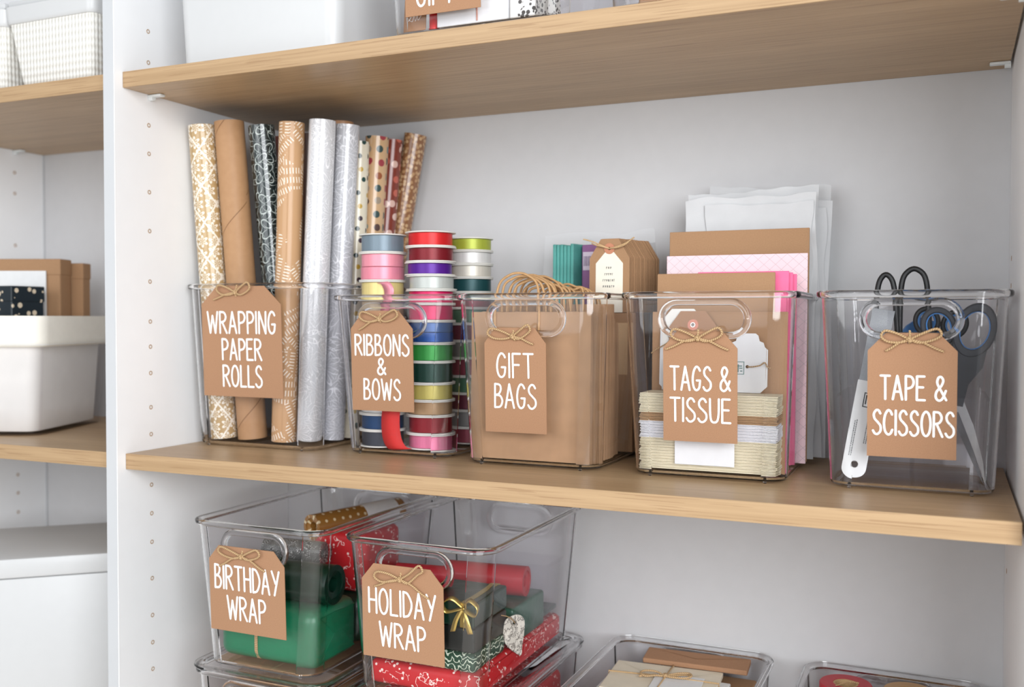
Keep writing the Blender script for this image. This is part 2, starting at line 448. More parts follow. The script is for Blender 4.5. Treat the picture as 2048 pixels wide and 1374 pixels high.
# ------------------------------------------------------------------ lettering
def cv(*p): return smoothpath([(x, z, 0) for x, z in p], 6)
def ln(*p): return [Vector((x, z, 0)) for x, z in p]
G = {
 'A': (.44, [ln((0,0),(.2,1),(.43,0)), ln((.07,.33),(.36,.33))]),
 'B': (.38, [ln((0,0),(.01,1)), cv((.01,1),(.24,.96),(.3,.78),(.2,.58),(.02,.53)), cv((.02,.53),(.27,.49),(.37,.27),(.26,.04),(0,0))]),
 'C': (.40, [cv((.38,.83),(.3,.97),(.18,1),(.05,.8),(0,.48),(.05,.15),(.19,0),(.32,.05),(.4,.2))]),
 'D': (.40, [ln((0,0),(.0,1)), cv((0,1),(.2,.94),(.37,.66),(.39,.4),(.24,.08),(0,0))]),
 'E': (.36, [ln((.33,1),(0,1)), ln((0,1),(0,0)), ln((0,0),(.36,0)), ln((0,.54),(.28,.54))]),
 'F': (.34, [ln((.34,1),(0,1)), ln((0,1),(.01,0)), ln((0,.53),(.28,.53))]),
 'G': (.40, [cv((.37,.84),(.29,.97),(.17,1),(.05,.8),(0,.46),(.05,.14),(.18,0),(.33,.1),(.38,.4)), ln((.38,.42),(.21,.42))]),
 'H': (.38, [ln((0,0),(0,1)), ln((.38,0),(.37,1)), ln((0,.52),(.38,.52))]),
 'I': (.02, [ln((.01,0),(.01,1))]),
 'L': (.33, [ln((.01,1),(0,0)), ln((0,0),(.33,0))]),
 'N': (.40, [ln((0,0),(.02,1)), ln((.02,1),(.38,0)), ln((.38,0),(.4,1))]),
 'O': (.42, [smoothpath([(x, z, 0) for x, z in ((.21,1),(.06,.85),(0,.5),(.06,.14),(.21,0),(.36,.14),(.42,.5),(.36,.85))], 5, True)+[Vector((.21,1,0))]]),
 'P': (.36, [ln((.01,0),(0,1)), cv((0,1),(.25,.97),(.36,.76),(.27,.54),(.01,.46))]),
 'R': (.40, [ln((0,0),(0,1)), cv((0,1),(.25,.97),(.36,.77),(.26,.57),(.01,.5)), ln((.14,.5),(.4,0))]),
 'S': (.38, [cv((.35,.86),(.27,.98),(.15,.99),(.04,.84),(.07,.65),(.22,.5),(.36,.34),(.36,.13),(.22,.0),(.09,.02),(0,.14))]),
 'T': (.42, [ln((0,1),(.42,1)), ln((.21,1),(.22,0))]),
 'U': (.40, [cv((0,1),(.01,.4),(.06,.08),(.19,0),(.33,.08),(.39,.4),(.4,1))]),
 'W': (.60, [ln((0,1),(.15,0),(.3,.82),(.46,0),(.6,1))]),
 'Y': (.42, [ln((0,1),(.21,.5)), ln((.42,1),(.14,0))]),
 '&': (.52, [cv((.5,.03),(.3,.36),(.1,.72),(.14,.95),(.26,1),(.36,.84),(.26,.6),(.06,.36),(.04,.12),(.18,0),(.34,.1),(.48,.42))]),
 ' ': (.16, []),
}
def word_w(s, h, track): return sum(G[c][0]*h for c in s) + track*h*(len(s)-1)
def lettering(lines, stroke, y=-.0004, squeeze=1.0, track=.15):
    """lines of (text, centre x, baseline z, height, width or None)"""
    v, f = [], []
    def quad(pts):
        n = len(v); yq = y - 4e-6*(len(f) % 60); v.extend((p[0], yq, p[1]) for p in pts); f.append(tuple(range(n, n+len(pts))))
    for s, cx, z, h, wd in lines:
        k = 1.0
        if wd: k = wd / word_w(s, h, track)
        x = cx - word_w(s, h, track)*k/2
        for ch in s:
            gw, st = G[ch]
            for pl in st:
                pts = [(x + p[0]*h*k, z + p[1]*h) for p in pl]
                for a, b in zip(pts, pts[1:]):
                    dx, dz = b[0]-a[0], b[1]-a[1]; d = math.hypot(dx, dz)
                    if d < 1e-7: continue
                    nx, nz = -dz/d*stroke/2, dx/d*stroke/2
                    quad([(a[0]-nx, a[1]-nz), (b[0]-nx, b[1]-nz), (b[0]+nx, b[1]+nz), (a[0]+nx, a[1]+nz)])
                for p in (pts if len(pts) < 6 else pts[::1]):
                    quad([(p[0]+stroke/2*cos(i*pi/4), p[1]+stroke/2*sin(i*pi/4)) for i in range(8)])
            x += gw*h*k + track*h*k
    return v, f

# ------------------------------------------------------------------ tags with twine bows
def bow_mesh(sc=1.0, seed=0, tails=(( -.032, -.020), (.030, -.017)), loops=((-.031, .006), (.028, .009)), r=.0016):
    rd = random.Random(seed); ms = []
    y = -.0022
    for sx, sz in loops:
        p = [(0, y, 0), (sx*.45, y-.003, sz*.2+.007), (sx*.9, y-.004, sz+.006), (sx*1.05, y-.003, sz-.002), (sx*.8, y-.0015, sz-.009), (sx*.35, y-.001, -.004), (0, y, -.0005)]
        ms.append(tube(smoothpath([(a*sc, b, c*sc) for a, b, c in p], 6), r, 7))
    for sx, sz in tails:
        p = [(0, y, 0), (sx*.4, y-.0008, sz*.25), (sx*.75, y-.0006, sz*.72), (sx, y+.0003, sz)]
        ms.append(tube(smoothpath([(a*sc, b, c*sc) for a, b, c in p], 5), r*.95, 7))
    k = [(.0022*cos(a)*1.1, y-.0012+.0016*sin(a*2), .0026*sin(a)) for a in [i*2*pi/10 for i in range(10)]]
    ms.append(tube(k, r*1.1, 7, True))
    ms.append(tube([(0, y-.0022, .0035), (.0004, y-.0026, 0), (0, y-.002, -.0032)], r*1.15, 7))
    ms.append(tube(smoothpath([(0, y, -.003), (0, .0, -.0042), (0, .0012, -.004)], 4), r, 6))
    ms.append(tube(smoothpath([(0, y, .001), (.0005, -.0005, .006*sc), (.0002, .0022, .012*sc)], 4), r*.9, 6))
    v, f, uv = [], [], []
    for m in ms:
        n = len(v); v += m[0]; f += [tuple(i+n for i in fc) for fc in m[1]]; uv += m[2]
    return v, f, uv
def make_tag(label, x0, x1, zb, zt, y, lines, stroke, tilt=2.2, rz=0, bow=(0, 1.0), chamf=(.021, .026), bx=None, tails=None, loops=None, bz=None, hole_r=.0026, ink=None, group='kraft label tags hung on clear bins', extra=None):
    cx = (x0+x1)/2; w2 = (x1-x0)/2; h = zt-zb
    t = thing('label_tag', label, 'tag', (cx, y, zb), (R(tilt), R(rz), 0), group=group)
    bx = (bx - cx) if bx is not None else 0
    hz = (bz - zb) if bz is not None else h-.016
    a, b = chamf
    o = [(-w2, 0), (w2, 0), (w2, h-b), (w2-a, h), (-w2+a, h), (-w2, h-b)]
    mk('card', plate(o, .0011, [circle(bx, hz, hole_r, 14)]), KRAFT, t)
    mk('lettering', lettering([(s, q-cx, z-zb, hh, wd) for s, q, z, hh, wd in lines], stroke), INK, t)
    kw = {}
    if tails: kw['tails'] = tails
    if loops: kw['loops'] = loops
    m = bow_mesh(bow[1], bow[0], **kw)
    mk('twine_bow', (move(m, bx, 0, hz+.003)[0], m[1], m[2]), TWINE, t, 60)
    return t
TD = .0045
make_tag('kraft tag lettered WRAPPING PAPER ROLLS', .050, .211, .086, .267, .1205-TD+.003, [('WRAPPING', .131, .1905, .0345, .137), ('PAPER', .131, .147, .0335, .079), ('ROLLS', .131, .103, .034, .078)], .0033, bx=.123, bz=.254, bow=(1, 1.0), tails=((-.046, -.012), (.001, -.006)), loops=((-.034, .006), (.030, .010)), chamf=(.032, .030))
make_tag('kraft tag lettered RIBBONS & BOWS', .327, .438, .071, .227, .1465-TD, [('RIBBONS', .383, .158, .0315, .096), ('&', .382, .128, .0245, .015), ('BOWS', .382, .089, .0315, .065)], .0030, bx=.381, bz=.211, bow=(2, .95), tails=((-.040, -.018), (.002, -.005)), loops=((-.034, .006), (.034, .009)), chamf=(.024, .028))
make_tag('kraft tag lettered GIFT BAGS', .5695, .6655, .051, .202, .1255-TD, [('GIFT', .6175, .131, .034, .056), ('BAGS', .6175, .087, .034, .064)], .0029, bx=.6155, bz=.187, bow=(3, .93), tails=((.034, -.012), (.004, -.006)), loops=((-.039, .006), (.029, .012)), chamf=(.017, .022))
make_tag('kraft tag lettered TAGS & TISSUE', .835, .934, .052, .199, .1255-TD, [('TAGS &', .885, .121, .031, .080), ('TISSUE', .885, .079, .031, .080)], .0028, bx=.882, bz=.187, bow=(4, .95), tails=((-.045, -.016), (.043, -.016)), loops=((-.035, .007), (.033, .009)), chamf=(.019, .022))
make_tag('kraft tag lettered TAPE & SCISSORS', 1.093, 1.195, .045, .199, .1355-TD, [('TAPE &', 1.146, .117, .029, .075), ('SCISSORS', 1.146, .073, .030, .092)], .0028, bx=1.141, bz=.188, bow=(5, .9), tails=((-.030, -.016), (.043, -.016)), loops=((-.034, .006), (.038, .009)), chamf=(.021, .022))
make_tag('kraft tag lettered BIRTHDAY WRAP', .149, .290, -.264, -.132, .0235-TD, [('BIRTHDAY', .220, -.198, .036, .120), ('WRAP', .218, -.244, .035, .071)], .0033, bx=.213, bz=-.148, bow=(6, .93), tails=((-.046, -.020), (.046, -.020)), loops=((-.042, .008), (.037, .009)), chamf=(.019, .022))
make_tag('kraft tag lettered HOLIDAY WRAP', .425, .556, -.266, -.131, .0235-TD, [('HOLIDAY', .490, -.202, .0355, .107), ('WRAP', .490, -.248, .034, .073)], .0032, bx=.489, bz=-.152, bow=(7, .95), tails=((-.044, -.015), (.048, -.024)), loops=((-.040, .003), (.038, .019)), chamf=(.020, .023))
make_tag('cropped kraft tag lettered GIFT at the top edge', .506, .619, .6235, .77, .0045-TD, [('GIFT', .552, .6355, .034, .056)], .0032, bx=.561, bz=.745, bow=(8, .95))

# ------------------------------------------------------------------ wrapping paper rolls
def uvnode(t, sc=(1, 1)):
    return t.mapping(t.coord('UV'), (sc[0], sc[1], 1))
def sep(t, v):
    s = t.n('ShaderNodeSeparateXYZ'); t.put(s.inputs[0], v); return s.outputs[0], s.outputs[1]
def burst(t, uv, scale, k, rad, width=.0, rnd=.6):
    """radial leaf strokes round scattered centres -> mask"""
    vo = t.vor(uv, scale, rnd)
    d = t.n('ShaderNodeVectorMath', operation='SUBTRACT'); sc = t.n('ShaderNodeVectorMath', operation='SCALE'); t.put(sc.inputs[0], uv); sc.inputs['Scale'].default_value = scale
    ps = t.n('ShaderNodeVectorMath', operation='SCALE'); t.put(ps.inputs[0], vo.outputs['Position']); ps.inputs['Scale'].default_value = scale
    t.put(d.inputs[0], sc.outputs[0]); t.put(d.inputs[1], ps.outputs[0])
    x, y = sep(t, d.outputs[0])
    an = t.math('ARCTAN2', y, x); r = vo.outputs['Distance']
    # petal outline: |sin(k a)| compared with r profile
    pet = t.math('ABSOLUTE', t.math('SINE', t.math('MULTIPLY', an, k)))
    edge = t.math('ABSOLUTE', t.math('SUBTRACT', t.math('MULTIPLY', pet, rad), r))
    return t.math('LESS_THAN', edge, width), r, an
def pat_gold():
    t = NT('gold_diamond_paper'); uv = uvnode(t); x, y = sep(t, uv)
    P_ = .046
    def lines(sgn):
        q = t.math('FRACT', t.math('ADD', t.math('DIVIDE', t.math('ADD', x, t.math('MULTIPLY', y, sgn)), P_), 50))
        return t.math('LESS_THAN', t.math('ABSOLUTE', t.math('SUBTRACT', q, .5)), .036)
    m = t.math('MAXIMUM', lines(.75), lines(-.75))
    b, r, a = burst(t, uv, 48, 3, .42, .09, .35)
    m = t.math('MAXIMUM', m, b)
    nz = t.noise(uv, 300, 2)
    return t.out(t.mix(m, t.mix(nz, lin(176, 146, 100), lin(194, 166, 122)), lin(240, 234, 220)), .22, .5, coat=.5)
def pat_floral():
    t = NT('dark_floral_paper'); uv = uvnode(t)
    b, r, a = burst(t, uv, 30, 2.5, .6, .026, .25)
    b2, r2, _ = burst(t, t.mapping(uv, loc=(.013, .017, 0)), 24, 2, .5, .022, .3)
    m = t.math('MAXIMUM', b, t.math('MULTIPLY', b2, t.math('GREATER_THAN', r2, .12)))
    return t.out(t.mix(m, lin(24, 38, 40), lin(190, 200, 196)), .16, .5, coat=.8)
def pat_strokes():
    t = NT('kraft_brushstroke_paper'); uv = uvnode(t)
    vo = t.vor(uv, 26, .9); cc = t.n('ShaderNodeSeparateColor'); t.put(cc.inputs[0], vo.outputs['Color'])
    x, y = sep(t, uv); ang = t.math('MULTIPLY', cc.outputs[0], 3.14)
    q = t.math('ADD', t.math('MULTIPLY', x, t.math('COSINE', ang)), t.math('MULTIPLY', y, t.math('SINE', ang)))
    q2 = t.math('SUBTRACT', t.math('MULTIPLY', y, t.math('COSINE', ang)), t.math('MULTIPLY', x, t.math('SINE', ang)))
    wob = t.math('MULTIPLY', t.noise(uv, 120, 2), 2.2)
    st = t.math('GREATER_THAN', t.math('SINE', t.math('ADD', t.math('MULTIPLY', q, 1250), wob)), .55)
    gap = t.math('GREATER_THAN', t.math('SINE', t.math('MULTIPLY', q2, 420)), -.4)
    on = t.math('GREATER_THAN', cc.outputs[1], .22)
    m = t.math('MULTIPLY', t.math('MULTIPLY', st, gap), on)
    return t.out(t.mix(m, lin(188, 148, 108), lin(238, 228, 214)), .35, .4, coat=.25)
def pat_silver(name, bg, fg, sc):
    t = NT(name); uv = uvnode(t)
    b, r, a = burst(t, uv, sc, 5, .75, .05, .8)
    b2, _, _ = burst(t, t.mapping(uv, loc=(.021, .009, 0)), sc*1.3, 6, .7, .05, .8)
    m = t.math('MAXIMUM', b, b2)
    return t.out(t.mix(m, lin(*bg), lin(*fg)), .2, .5, coat=.6)
def pat_dots(name, bg, cols, sc, rad, rnd=.35, rough=.22):
    t = NT(name); uv = uvnode(t); vo = t.vor(uv, sc, rnd)
    cc = t.n('ShaderNodeSeparateColor'); t.put(cc.inputs[0], vo.outputs['Color'])
    n = len(cols); col = t.ramp(cc.outputs[0], [(i/n, lin(*c)) for i, c in enumerate(cols)], 'CONSTANT')
    return t.out(t.mix(t.math('LESS_THAN', vo.outputs['Distance'], rad), lin(*bg), col), rough, .5, coat=.5)
def pat_tube():
    t = NT('spiral_kraft_tube'); uv = uvnode(t); x, y = sep(t, uv)
    q = t.math('FRACT', t.math('ADD', t.math('DIVIDE', t.math('SUBTRACT', y, t.math('MULTIPLY', x, 1.0)), .165), 20))
    m = t.math('LESS_THAN', t.math('ABSOLUTE', t.math('SUBTRACT', q, .5)), .006)
    nz = t.noise(t.coord('Object'), 90, 4)
    return t.out(t.mix(m, t.mix(nz, lin(166, 126, 90), lin(180, 141, 104)), lin(124, 88, 58)), .5, .35)
DIAGC = plain('roll_core', (176, 138, 102), .8, .05)
rolls = [  # label, material, radius, bottom (x,y), top (x,y,z)
 ('gold paper roll with white diamond lattice, nearest the left panel', pat_gold(), .0225, (.047, .172), (.024, .146, .540), 26),
 ('plain kraft cardboard tube with spiral seams', pat_tube(), .0245, (.098, .184), (.072, .158, .545), 26),
 ('dark green paper roll with white leaf outlines', pat_floral(), .0215, (.142, .226), (.125, .176, .538), 22),
 ('kraft paper roll with white brushstroke patches', pat_strokes(), .021, (.169, .176), (.192, .170, .536), 22),
 ('silver white paper roll with leaf print, front one', pat_silver('silver_leaf_paper', (200, 201, 205), (236, 236, 239), 24), .0215, (.2135, .186), (.247, .178, .537), 22),
 ('silver white paper roll with broad leaf print, second behind', pat_silver('silver_broad_leaf_paper', (184, 185, 191), (226, 227, 232), 19), .020, (.226, .234), (.266, .222, .536), 22),
 ('brown kraft roll peeping up behind the silver rolls', plain('brown_kraft_roll', (176, 132, 96), .4, .05), .019, (.190, .290), (.216, .282, .556), 20),
 ('cream paper roll with sparse dark and yellow dots', pat_dots('cream_dot_paper', (226, 218, 198), [(30, 52, 52), (196, 160, 60), (66, 50, 62), (40, 70, 66)], 48, .2, .5), .016, (.238, .272), (.258, .272, .517), 20),
 ('kraft paper roll with multicoloured polka dots', pat_dots('kraft_polka_paper', (204, 168, 128), [(52, 74, 72), (150, 84, 50), (158, 142, 124), (84, 60, 56), (112, 140, 136), (158, 62, 70)], 44, .27, .22), .0205, (.232, .312), (.268, .312, .531), 22),
 ('rust red paper roll with pale blotches', pat_dots('rust_blotch_paper', (126, 50, 34), [(216, 180, 168), (190, 96, 78), (222, 192, 180)], 42, .26, .6), .017, (.228, .350), (.277, .350, .532), 20),
 ('brown paper roll with tan speckles leaning to the right', pat_dots('brown_speckle_paper', (142, 98, 66), [(200, 166, 126), (186, 146, 104)], 120, .36, .9), .0205, (.198, .3885), (.301, .3885, .546), 22),
 ('dark olive paper roll behind the gold diamond roll', plain('olive_roll', (84, 76, 54), .35, .06), .017, (.050, .250), (.034, .205, .525), 18),
 ('dull pink paper roll behind the dark green roll', plain('dull_pink_roll', (152, 98, 92), .35, .06), .017, (.118, .285), (.112, .248, .532), 18),
 ('dark brown paper roll behind the brushstroke roll', plain('dark_brown_roll', (92, 66, 56), .35, .06), .016, (.168, .258), (.184, .236, .530), 18),
]
for label, m, r, b, tp, n in rolls:
    z0 = .0088
    B = Vector((b[0], b[1], z0)); Tt = Vector(tp); d = Tt - B; L = d.length
    t = thing('paper_roll', label, 'paper roll', B, group='wrapping paper rolls standing in the first bin')
    t.rotation_euler = Vector((0, 0, 1)).rotation_difference(d).to_euler()
    z0l = r*math.hypot(d.x, d.y)/L                    # stand the lower edge on the bin floor
    inner = r-.0035 if 'tube' not in label else r-.0028
    mk('paper', lathe([(r, z0l), (r, L), (inner, L), (inner, z0l)], 36), m, t, 40)
    rr = inner-.0004
    if 'tube' not in label:
        mk('core', lathe([(rr, z0l+.001), (rr, L-.004), (rr-.002, L-.004), (rr-.002, z0l+.001)], 28), DIAGC, t, 40)
        # loose outer edge of the paper, a thin overlapping strip
        a0 = random.uniform(3.5, 5.5)
        st = [[((r+.0004)*cos(a0+k*.05), (r+.0004)*sin(a0+k*.05), z) for z in (z0l+.001, L-.001)] for k in range(8)]
        v = [p for s_ in st for p in s_]
        uvs = [[((a0+k*.05)*r, z0l), ((a0+k*.05+.05)*r, z0l), ((a0+k*.05+.05)*r, L), ((a0+k*.05)*r, L)] for k in range(7)]
        mk('loose_edge', (v, [(2*k, 2*k+2, 2*k+3, 2*k+1) for k in range(7)], uvs), m, t, 60)

# ------------------------------------------------------------------ ribbon spools
def satin(name, c):
    if name in _cache: return _cache[name]
    t = NT(name); uv = uvnode(t); x, y = sep(t, uv)
    nz = t.noise(t.mapping(uv, (60, 4, 1)), 6, 3)
    L = lin(*c); dk = tuple(a*.8 for a in L[:3]) + (1,)
    t.b.inputs['Anisotropic'].default_value = .5
    _cache[name] = t.out(t.mix(nz, dk, L), .32, .4, metal=.2); return _cache[name]
FL = plain('spool_flange_white', (228, 226, 220), .45, .02)
def spool(label, x, y, z0, z1, R_, cols, group='ribbon spools stacked in the ribbon bin', rib=.86, dx=0):
    t = thing('ribbon_spool', label, 'ribbon spool', (x, y, z0), (0, 0, random.uniform(0, 3)), group=group)
    h = z1-z0-.0004; ft = .0018
    for zz in (0, h-ft):
        mk('flange', lathe([(R_-.0005, zz), (R_, zz+.0004), (R_, zz+ft-.0004), (R_-.0005, zz+ft), (.008, zz+ft), (.008, zz)], 40), FL, t, 30)
    hb = (h-2*ft)/len(cols)
    for i, (nm, c, k) in enumerate(cols):
        a, b = ft+i*hb+.0003, ft+(i+1)*hb-.0003; rr = R_*rib*k
        mk('ribbon', lathe([(rr-.0006, a), (rr, a+.0006), (rr, b-.0006), (rr-.0006, b), (.012, b), (.012, a)], 40), satin('ribbon_'+nm, c), t, 40)
    mk('core', lathe([(.012, .0002), (.012, h-.0002), (.008, h-.0002), (.008, .0002)], 20), FL, t, 40)
    return t
red, dred, purple, silver, hot = ('red', (206, 30, 32), 1), ('dark_red', (120, 14, 28), 1), ('purple', (84, 24, 140), 1), ('silver', (188, 192, 188), 1), ('hot_pink', (208, 24, 92), 1)
lb, bl, gr, dgr, yel, tan_, wine, pink = ('slate_blue', (66, 100, 158), 1), ('blue', (14, 74, 150), 1.02), ('green', (48, 150, 62), 1), ('dark_green', (10, 58, 46), 1), ('straw', (206, 192, 104), 1), ('tan', (176, 142, 104), 1), ('wine', (138, 18, 34), 1), ('pink', (226, 122, 158), 1)
zc = [.352, .328, .304, .283, .260, .238, .211, .176, .147, .113, .086, .062, .0335, .0092]
cc_ = [('bright red ribbon spool, top of the middle column', [red]), ('dark red ribbon spool below the bright red one', [dred]), ('purple ribbon spool between dark red and silver', [purple]), ('silver grey ribbon spool below the purple one', [silver]),
       ('magenta ribbon spool, upper of two, at the bin rim', [hot]), ('magenta ribbon spool, lower of two, above the blue one', [hot]), ('two-tone blue ribbon spool', [bl, lb]), ('bright green ribbon spool', [gr]), ('dark green ribbon spool below the bright green one', [dgr]),
       ('straw yellow ribbon spool below the dark green one', [yel]), ('tan ribbon spool near the bottom of the middle column', [tan_]), ('wine red ribbon spool second from the bottom', [wine]), ('pink ribbon spool at the bottom of the middle column', [pink])]
jit = [.0, .001, -.001, .002, .001, .001, .0015, .001, .0015, .001, .001, .001, .001]
for i, (lab, cols) in enumerate(cc_):
    spool(lab, .4285+jit[i]*1.0, .2115, zc[i+1], zc[i], .0405, cols, rib=.865)
zl = [.350, .320, .275, .245, .216, .182, .142, .117, .086, .062, .036, .0092]
ll = [('grey blue ribbon spool, top of the left column', [('steel', (118, 134, 146), 1)]), ('pale pink double ribbon spool in the left column', [('pale_pink2', (232, 142, 160), 1.03), ('pale_pink', (236, 150, 166), 1)]), ('pale yellow ribbon spool with a pink tail', [('butter', (228, 208, 140), 1)]),
      ('beige ribbon spool behind the ribbons tag, uppermost', [('beige', (196, 176, 150), 1)]), ('lavender ribbon spool behind the ribbons tag', [('lavender', (150, 134, 176), 1)]), ('ochre ribbon spool behind the ribbons tag', [('ochre', (196, 150, 72), 1)]), ('grey ribbon spool behind the ribbons tag', [('mid_grey', (130, 130, 130), 1)]),
      ('brown ribbon spool behind the ribbons tag', [('brown', (112, 78, 58), 1)]), ('white ribbon spool above the navy one', [('white_rib', (224, 222, 220), 1)]), ('navy ribbon spool second from the bottom left', [('navy', (26, 62, 104), 1)]), ('charcoal ribbon spool at the bottom left', [('charcoal', (62, 66, 76), 1)])]
for i, (lab, cols) in enumerate(ll):
    spool(lab, .3445, .204, zl[i+1], zl[i], .0385, cols, rib=.88)
zr = [.348, .326, .304, .282, .258, .232, .206, .178, .150, .120, .092, .064, .036, .0092]
lr = [('lime green ribbon spool, top of the back column', [('lime', (168, 178, 64), 1)]), ('bright white ribbon spool below the lime one', [('white_rib', (224, 222, 220), 1)]), ('ivory ribbon spool above the teal one', [('ivory', (214, 208, 196), 1)]), ('dark teal ribbon spool in the back column', [('teal', (30, 74, 78), 1)])]
fillc = [('rose', (150, 70, 84), 1), ('sage', (86, 124, 100), 1), ('plum', (112, 52, 66), 1), ('grey', (140, 138, 136), 1)]
for i in range(13):
    lab, cols = lr[i] if i < 4 else ('%s ribbon spool low in the back column%s' % (fillc[(i-4) % 4][0], ('', ', second of its colour', ', third of its colour')[(i-4)//4]), [fillc[(i-4) % 4]])
    spool(lab, .4555, .301, zr[i+1], zr[i], .0375, cols, rib=.9)
# loose ends of ribbon
def strip(path, wd, thick=.0005):
    """band of width wd (x direction at start) along a path given as list of (centre, width-vector)"""
    v, f = [], []
    for c, wv in path:
        c = Vector(c); wv = Vector(wv)*wd/2; v += [c-wv, c+wv]
    for i in range(len(path)-1): f.append((2*i, 2*i+1, 2*i+3, 2*i+2))
    n = len(v); 
    return v, f
def band(pts, wv, wd):
    P = smoothpath(pts, 6)
    uv = []; m = strip([(p, wv) for p in P], wd)
    for i in range(len(P)-1): uv.append([(0, i*.002), (wd, i*.002), (wd, i*.002+.002), (0, i*.002+.002)])
    return m[0], m[1], uv
def banded(name, label, pts, wv, wd, mat):
    o = mk(name, band(pts, wv, wd), mat, None, 60)
    md = o.modifiers.new('thickness', 'SOLIDIFY'); md.thickness = .0006
    return tag(o, label, 'ribbon')
banded('ribbon_end', 'loose red ribbon end curling down inside the ribbon bin', [(.3865, .1615, .080), (.3860, .1590, .055), (.3870, .1590, .036), (.3905, .1595, .022), (.397, .161, .0125), (.405, .164, .0100)], (1, 0, .12), .033, plain('grosgrain_red', (200, 40, 38), .7, .05, 300, .3, 900))
banded('ribbon_end', 'loose pale pink ribbon end curling over the yellow spool', [(.362, .170, .2715), (.374, .1645, .270), (.381, .1635, .259), (.379, .1640, .245), (.374, .165, .232), (.369, .165, .219)], (.95, -.25, .1), .021, satin('ribbon_pale_pink', (236, 150, 166)))

# ------------------------------------------------------------------ gift bags
def bag_mesh(wd, ht, dp, seed):
    rd = random.Random(seed); L = []
    n = 7
    for k in range(n):
        q = k/(n-1); z = q*ht
        th = dp*(1.0 - .35*q + .25*sin(q*3.1)); wv = .0012*sin(q*5+rd.uniform(0, 6))
        w2 = wd/2
        L.append([(-w2, wv, z), (-w2*.33, wv-.0008*sin(q*4), z), (w2*.33, wv-.0005, z), (w2, wv, z), (w2-.004-.006*q, wv+th/2, z), (w2, wv+th, z), (0, wv+th, z), (-w2, wv+th, z), (-w2+.004+.006*q, wv+th/2, z)])
    return loft(L)
bag_label = ['kraft gift bag at the front of the bin, facing out'] + ['kraft gift bag %s from the front' % s for s in ('second', 'third', 'fourth', 'fifth', 'sixth', 'seventh', 'eighth', 'ninth', 'tenth')]
HAND = plain('twisted_paper', (188, 148, 104), .75, .1, 200, .4, 400)
ybag = .1455
for i, lab in enumerate(bag_label):
    hh = [.216, .214, .217, .213, .215, .214, .228, .212, .207, .200][i]
    dp = .0085 if i < 6 else .0095
    xo = [.6275, .632, .6325, .636, .6355, .638, .637, .638, .636, .638][i]
    wd = [.188, .186, .189, .185, .187, .184, .186, .178, .176, .174][i]
    t = thing('gift_bag', lab, 'gift bag', (xo, ybag, .0089), (R(-1.2 if i else -.6), 0, R([.0, .4, -.3, .6, .2, .8, 0, -.6, .5, 0][i])), group='kraft gift bags in the bag bin')
    mk('body', bag_mesh(wd, hh, dp, i), BAG, t, 25)
    hx = [-.020, -.012, -.016, -.004, -.012, .004, .02, .014, .03, .03][i]; top = [.282, .277, .280, .270, .279, .268, .262, .268, .264, .262][i] - .009
    for s in (0, 1):
        o = (s-.5)*.004; hw = .035 if i < 5 else .027; xs = hx + s*.006
        tp = top - (.004 if s else 0)
        p = smoothpath([(xs-hw*.98, dp*s+o, hh-.045), (xs-hw, dp*s+o*.5, hh+.005), (xs-hw*.86, dp*.5+o, (hh+tp)/2+.012), (xs-hw*.4, dp*.5+o, tp-.003), (xs, dp*.5+o, tp), (xs+hw*.4, dp*.5+o, tp-.003), (xs+hw*.86, dp*.5+o, (hh+tp)/2+.012), (xs+hw, dp*s+o*.5, hh+.005), (xs+hw*.98, dp*s+o, hh-.045)], 5)
        mk('handle', tube(p, .0019, 7), HAND, t, 60)
    ybag += dp*1.12 + .0020
